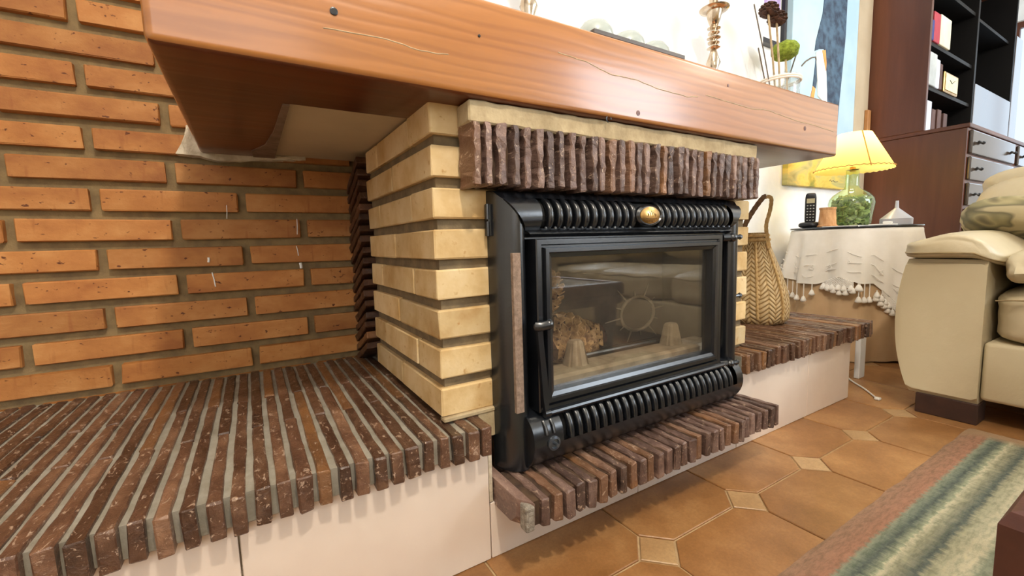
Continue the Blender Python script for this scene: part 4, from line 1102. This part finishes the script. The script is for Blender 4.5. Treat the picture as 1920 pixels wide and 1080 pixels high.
for i in range(9):
    t = i/8; r = .156+(.066-.156)*t; z = .268+.170*t
    if i == 0: g2.append([(lx+r*math.cos(2*PI*k/sg), ly+r*math.sin(2*PI*k/sg), gz+z-(.004 if k % 2 else 0)) for k in range(sg)])
    else: g2.append([(lx+r*math.cos(2*PI*k/sg), ly+r*math.sin(2*PI*k/sg), gz+z) for k in range(sg)])
mb.quads(g2, closed_v=True)
sh_ = mb.obj('lamp_shade', MT['shade'], lp, smooth=True)
mb = MB(); mb.tube([(lx+.1565*math.cos(2*PI*k/sg), ly+.1565*math.sin(2*PI*k/sg), gz+.2745+(.002 if k % 2 else -.002)) for k in range(sg+1)], .0016, 5)
mb.obj('scalloped_trim', simple('brown_thread', '9c6a30', 'a87438', rough=.8), sh_)
mb = MB(); sa = math.atan2(-.681-ly, -.264-lx)+.42
mb.tube([(lx+r*math.cos(sa), ly+r*math.sin(sa), gz+z) for r, z in ((.1575, .268), (.112, .353), (.0675, .438))], .0028, 6); mb.obj('shade_seam', simple('brown_seam', 'b8863c', 'c4924a', rough=.7), sh_)
mb = MB()
rs = random.Random(4)
for i in range(300):
    h_ = rs.uniform(.008, .142); rmax = [r for r, hh in bot if hh >= h_][0]-.014
    a = rs.uniform(0, 2*PI); r = rmax*(rs.uniform(.55, 1)**.5)-.004
    vv = mb.ico((0, 0, 0), rs.uniform(.012, .019), 1, (1, rs.uniform(.6, .9), rs.uniform(.25, .4)))
    R3 = Euler((rs.uniform(0, 3), rs.uniform(0, 3), rs.uniform(0, 3))).to_matrix()
    for v in vv: v.co = R3 @ v.co+Vector((lx+r*math.cos(a), ly+r*math.sin(a), gz+h_))
pb_ = mb.obj('pebble_filling', MT['pebble'], lp, smooth=True); pb_['kind'] = 'stuff'

# ------------------------------------------------------------------ straw bag on the right bench
bg = thing('straw_bag', 'woven straw bag with a plaited handle standing on the right hearth bench', 'bag', (1.285, .150, .2585))
va = math.atan2(-.681-.15, -.264-1.28); fwdv = Vector((math.cos(va), math.sin(va), 0)); rv = Vector((-fwdv.y, fwdv.x, 0))
bc = Vector((1.272, .160, .2585))-rv*.012
def bagP(u, s, h_):   # angle u, scale s, height
    prof_ = [(0, .076, .055), (.02, .094, .068), (.06, .098, .072), (.11, .093, .064), (.17, .078, .048), (.22, .062, .036), (.27, .045, .026), (.30, .036, .022), (.315, .038, .024)]
    for (a0, w0, d0), (a1, w1, d1) in zip(prof_[:-1], prof_[1:]):
        if a0 <= h_ <= a1:
            t = (h_-a0)/(a1-a0); w2 = w0+(w1-w0)*t; d2_ = d0+(d1-d0)*t; break
    cx_ = math.copysign(abs(math.cos(u))**.8, math.cos(u)); sx_ = math.copysign(abs(math.sin(u))**.8, math.sin(u))
    lean = rv*(-.016*(h_/.3)**1.2)
    return bc+rv*(w2*s*cx_)+fwdv*(d2_*s*sx_)+Vector((0, 0, h_+.003*math.sin(3*u)*(h_ < .01)))+lean
mb = MB(); uvd = []
su = 64; hs2 = [.315*i/30 for i in range(31)]
rows = mb.quads([[bagP(2*PI*k/su, 1, hh) for k in range(su)] for hh in hs2], closed_v=True)
mb.bm.faces.new(rows[0])
uvl = mb.bm.loops.layers.uv.new('UVMap')
idx = {}
for i, r in enumerate(rows):
    for k, v in enumerate(r): idx[v] = (k, i)
for f in mb.bm.faces:
    ks = [idx[l.vert][0] for l in f.loops]
    for l in f.loops:
        k, i = idx[l.vert]
        if max(ks)-min(ks) > su/2 and k < su/2: k += su
        l[uvl].uv = (k/su*1.0, i/30)
mb.obj('body', MT['weave'], bg, smooth=True, ang=80)
mb = MB()
mb.tube([bagP(2*PI*k/40, 1.04, .305) for k in range(41)], .007, 8, cap=False); mb.tube([bagP(2*PI*k/40, 1.06, .290) for k in range(41)], .006, 8, cap=False); mb.obj('rim', MT['straw'], bg, smooth=True)
for u in (.25*PI, .5*PI, .78*PI):
    mb = MB(); mb.tube([bagP(u, 1.02, .02+.26*i/12) for i in range(13)], .0045, 6); mb.obj('seam_cord', MT['straw'], bg, smooth=True)
def strap(pts, wd, th, name, mat, holes=False):
    mb = MB(); n_ = len(pts); pts = [Vector(p) for p in pts]; rowsA = []
    for i, p in enumerate(pts):
        t = (pts[min(i+1, n_-1)]-pts[max(i-1, 0)]).normalized(); s_ = t.cross(fwdv).normalized()
        wob = 1+.08*math.sin(i*2.1)
        rowsA.append([p+s_*wd/2*wob+fwdv*th/2, p-s_*wd/2*wob+fwdv*th/2, p-s_*wd/2*wob-fwdv*th/2, p+s_*wd/2*wob-fwdv*th/2])
    rws = mb.quads(rowsA, closed_v=True); mb.bm.faces.new(rws[0]); mb.bm.faces.new(rws[-1])
    return mb.obj(name, mat, bg)
def catm(ps, n_=8):
    out = []; ps = [Vector(p) for p in ps]; q = [ps[0]]+ps+[ps[-1]]
    for i in range(1, len(q)-2):
        for k in range(n_):
            t = k/n_; a, b, c, d = q[i-1], q[i], q[i+1], q[i+2]
            out.append(.5*((2*b)+(c-a)*t+(2*a-5*b+4*c-d)*t*t+(3*b-a-3*c+d)*t**3))
    out.append(ps[-1]); return out
hb = lambda r, f, z: bc+rv*r+fwdv*f+Vector((0, 0, z))
strap(catm([hb(-.052, .03, .330), hb(-.040, .03, .36), hb(-.018, .03, .40), hb(.004, .028, .432), hb(.014, .024, .436)]), .016, .004, 'handle', MT['leather_strap'])
strap(catm([hb(.014, .024, .436), hb(.028, .02, .428), hb(.026, .02, .39), hb(.016, .02, .34), hb(.020, .02, .30), hb(.028, .03, .26)]), .012, .007, 'handle', MT['straw'])
# white cable on the floor
mb = MB(); mb.tube(catm([(1.70, .06, .004), (1.65, .02, .004), (1.60, -.03, .004), (1.545, -.075, .004), (1.515, -.097, .004)]), .0028, 6); mb.box((1.503, -.110, .001), (1.520, -.094, .009), .002)
mono(mb, 'white_cable', MT['cable'], 'thin white cable ending in a small plug on the floor tiles', 'cable', smooth=True)
mb = MB(); mb.box((1.715, .026, .0), (1.765, .044, .17), .003); mono(mb, 'cream_board', MT['mat_white'], 'narrow cream board standing on the floor between bench and side table', 'board')

# ------------------------------------------------------------------ sofas
def sofa(label, T, full=True, group='cream leather sofas'):
    """local: front at x=0 (facing -x), depth +x, arm A at y in [-.2,0], seat to -y; T maps local to world"""
    base = T @ Vector((.5, -.9, 0))
    root = thing('leather_sofa', label, 'sofa', base, group=group)
    R3 = T.to_3x3()
    def fin(mb, name, mat, parent=root, smooth=True, ang=60, lb=None):
        for v in mb.bm.verts: v.co = T @ v.co
        return mb.obj(name, mat, parent, smooth=smooth, ang=ang, label=lb)
    W = 1.95
    for side in (0, 1):
        # arm body with curved outer side
        mb = MB(); ysec = []
        NZ = 22; zs = [.062+(.478-.062)*i/(NZ-1) for i in range(NZ)]
        out = [-.042*max(0, 1-(z-.062)/.24)**2.2-.022*max(0, (z-.30)/.178)**1.8 for z in zs]
        inn = [-.194]*NZ
        poly_ = [(out[i], zs[i]) for i in range(NZ)]+[(inn[i], zs[i]) for i in range(NZ-1, -1, -1)]
        if side: poly_ = [(-W-p[0], p[1]) for p in poly_]
        mb.prism(poly_, 'X', 0.0, .92)
        es = [e for e in mb.bm.edges if abs(e.verts[0].co.x) < 1e-5 and abs(e.verts[1].co.x) < 1e-5]
        bmesh.ops.bevel(mb.bm, geom=es, offset=.012, segments=3, affect='EDGES')
        fin(mb, 'arm', MT['leather'], ang=50)
        yc = -.112 if not side else -W+.112
        def padP(p, sd=3+side, yc=yc, side=side):
            L = (abs(p.x)**4.5+abs(p.y)**4.5+abs(p.z)**4.5)**(1/4.5); p = p/L
            p = p*(1+noise.noise(p*2.3+Vector((sd, 0, 0)))*.018)
            p = Vector((p.x*.465+.43, p.y*.1225+yc, p.z*.031+.503))
            d_ = (-p.y if not side else W+p.y)
            if d_ > .17: p.z -= (d_-.17)*.55
            p.z += .026*math.exp(-((d_-.12)/.07)**2)*(1 if p.z > .503 else .12)
            p.x += .012*math.sin(9*d_)
            return p
        mb = MB(); bmesh.ops.create_cube(mb.bm, size=2)
        bmesh.ops.subdivide_edges(mb.bm, edges=mb.bm.edges[:], cuts=13, use_grid_fill=True)
        for v in mb.bm.verts: v.co = padP(v.co.copy())
        pad = fin(mb, 'arm_pad', MT['leather'])
        mb = MB(); pts = [padP(Vector((-1, -1+2*i/30, -.25)))+Vector((-.001, 0, 0)) for i in range(31)]
        mb.tube(pts, .0026, 6); fin(mb, 'piping', MT['leather_seam'], pad)
        # roll of the pad tucked down the inner side
        mb = MB(); yr = -.262 if not side else -W+.262
        mb.pillow((.42, yr, .455), (.90, .110, .105), 3.2, 9, None, .05, 9+side)
        fin(mb, 'arm_pad_roll', MT['leather'])
    mb = MB(); mb.box((.010, -W+.196, .075), (.92, -.196, .245), .012, 3); fin(mb, 'front_base', MT['leather'])
    for k in range(3):
        wy_ = (W-.39)/3; yc = -.195-wy_*(k+.5)
        mb = MB(); mb.pillow((.36, yc, .315), (.74, wy_-.004, .150), 6, 10, None, .022, k)
        for v in mb.bm.verts: v.co.z += .015*math.exp(-((v.co.x-.36)/.3)**2)*(v.co.z > .32)
        sc_ = fin(mb, 'seat_cushion', MT['leather'])
        mb = MB(); pts = [(-.008, yc-(wy_/2-.02)+(wy_-.04)*i/16, .368+.004*math.sin(i)) for i in range(17)]; mb.tube(pts, .0022, 6); fin(mb, 'piping', MT['leather_seam'], sc_)
        wb2 = (W+.02)/3; yb = .01-wb2*(k+.5)
        mb = MB(); mb.pillow((.78, yb, .585), (.28, wb2-.006, .36), 3.6, 10, Matrix.Rotation(.18, 3, 'Y'), .05, 20+k); fin(mb, 'back_cushion', MT['leather'])
        mb = MB(); mb.pillow((.80, yb, .735), (.20, wb2-.03, .13), 3, 8, None, .05, 30+k); fin(mb, 'headrest', MT['leather'])
    mb = MB(); mb.box((.86, -W+.03, .075), (1.0, -.03, .70), .03, 3); fin(mb, 'back_frame', MT['leather'])
    for x, y in ((.006, -.135), (.006, -W+.055), (.85, -.135), (.85, -W+.055)):
        mb = MB(); mb.box((x, y-.062, .0), (x+.08, y+.075, .062), .002); fin(mb, 'foot', MT['foot'], smooth=False)
    return root
T1 = Matrix.Translation((1.483, -.143, 0))
sofa('cream leather sofa at the right with patterned cushion beside the side table', T1)
T2 = Matrix(((0, -1, 0, -.62), (-1, 0, 0, -1.50), (0, 0, 1, .0135), (0, 0, 0, 1)))
sofa('cream leather sofa behind the coffee table, seen only mirrored in the stove glass', T2)
mb = MB(); mb.pillow((0, 0, 0), (.34, .44, .13), 2.6, 12, None, .05, 5)
R3 = Euler((.22, .30, .25)).to_matrix()
for v in mb.bm.verts: v.co = R3 @ v.co+Vector((1.93, -.395, .562))
mono(mb, 'leaf_pattern_cushion', MT['cushion'], 'olive leaf patterned cushion leaning on the cream sofa', 'cushion', smooth=True, ang=80)

# ------------------------------------------------------------------ coffee table
ct_ = thing('coffee_table', 'dark carved wooden coffee table with glass top at the lower right corner', 'table', (.60, -.90, 0))
ax0, ax1, ay0, ay1, az = .100, .975, -1.22, -.622, .400
g2 = []
for z, i in ((az-.085, .012), (az-.075, .004), (az-.060, .004), (az-.055, .010), (az-.050, .010), (az-.044, .0), (az-.010, .0), (az-.002, .004), (az, .010), (az, .030), (az-.006, .032)):
    g2.append([(ax0+i, ay0+i, z), (ax1-i, ay0+i, z), (ax1-i, ay1-i, z), (ax0+i, ay1-i, z)])
mb = MB(); mb.quads(g2, closed_v=True); mb.obj('carved_top_frame', MT['table_wood'], ct_)
mb = MB(); mb.box((ax0+.030, ay0+.030, az-.012), (ax1-.030, ay1-.030, az-.003)); mb.obj('glass_panel', MT['slate'], ct_)
for x in (ax0+.05, ax1-.05):
    for y in (ay0+.05, ay1-.05):
        mb = MB(); mb.lathe([(.022, .012), (.034, .03), (.026, .06), (.040, .10), (.028, .14), (.036, .20), (.044, .26), (.046, .318)], (x, y, 0), 12); mb.obj('turned_leg', MT['table_wood'], ct_, smooth=True)
print('objects', len(bpy.data.objects))
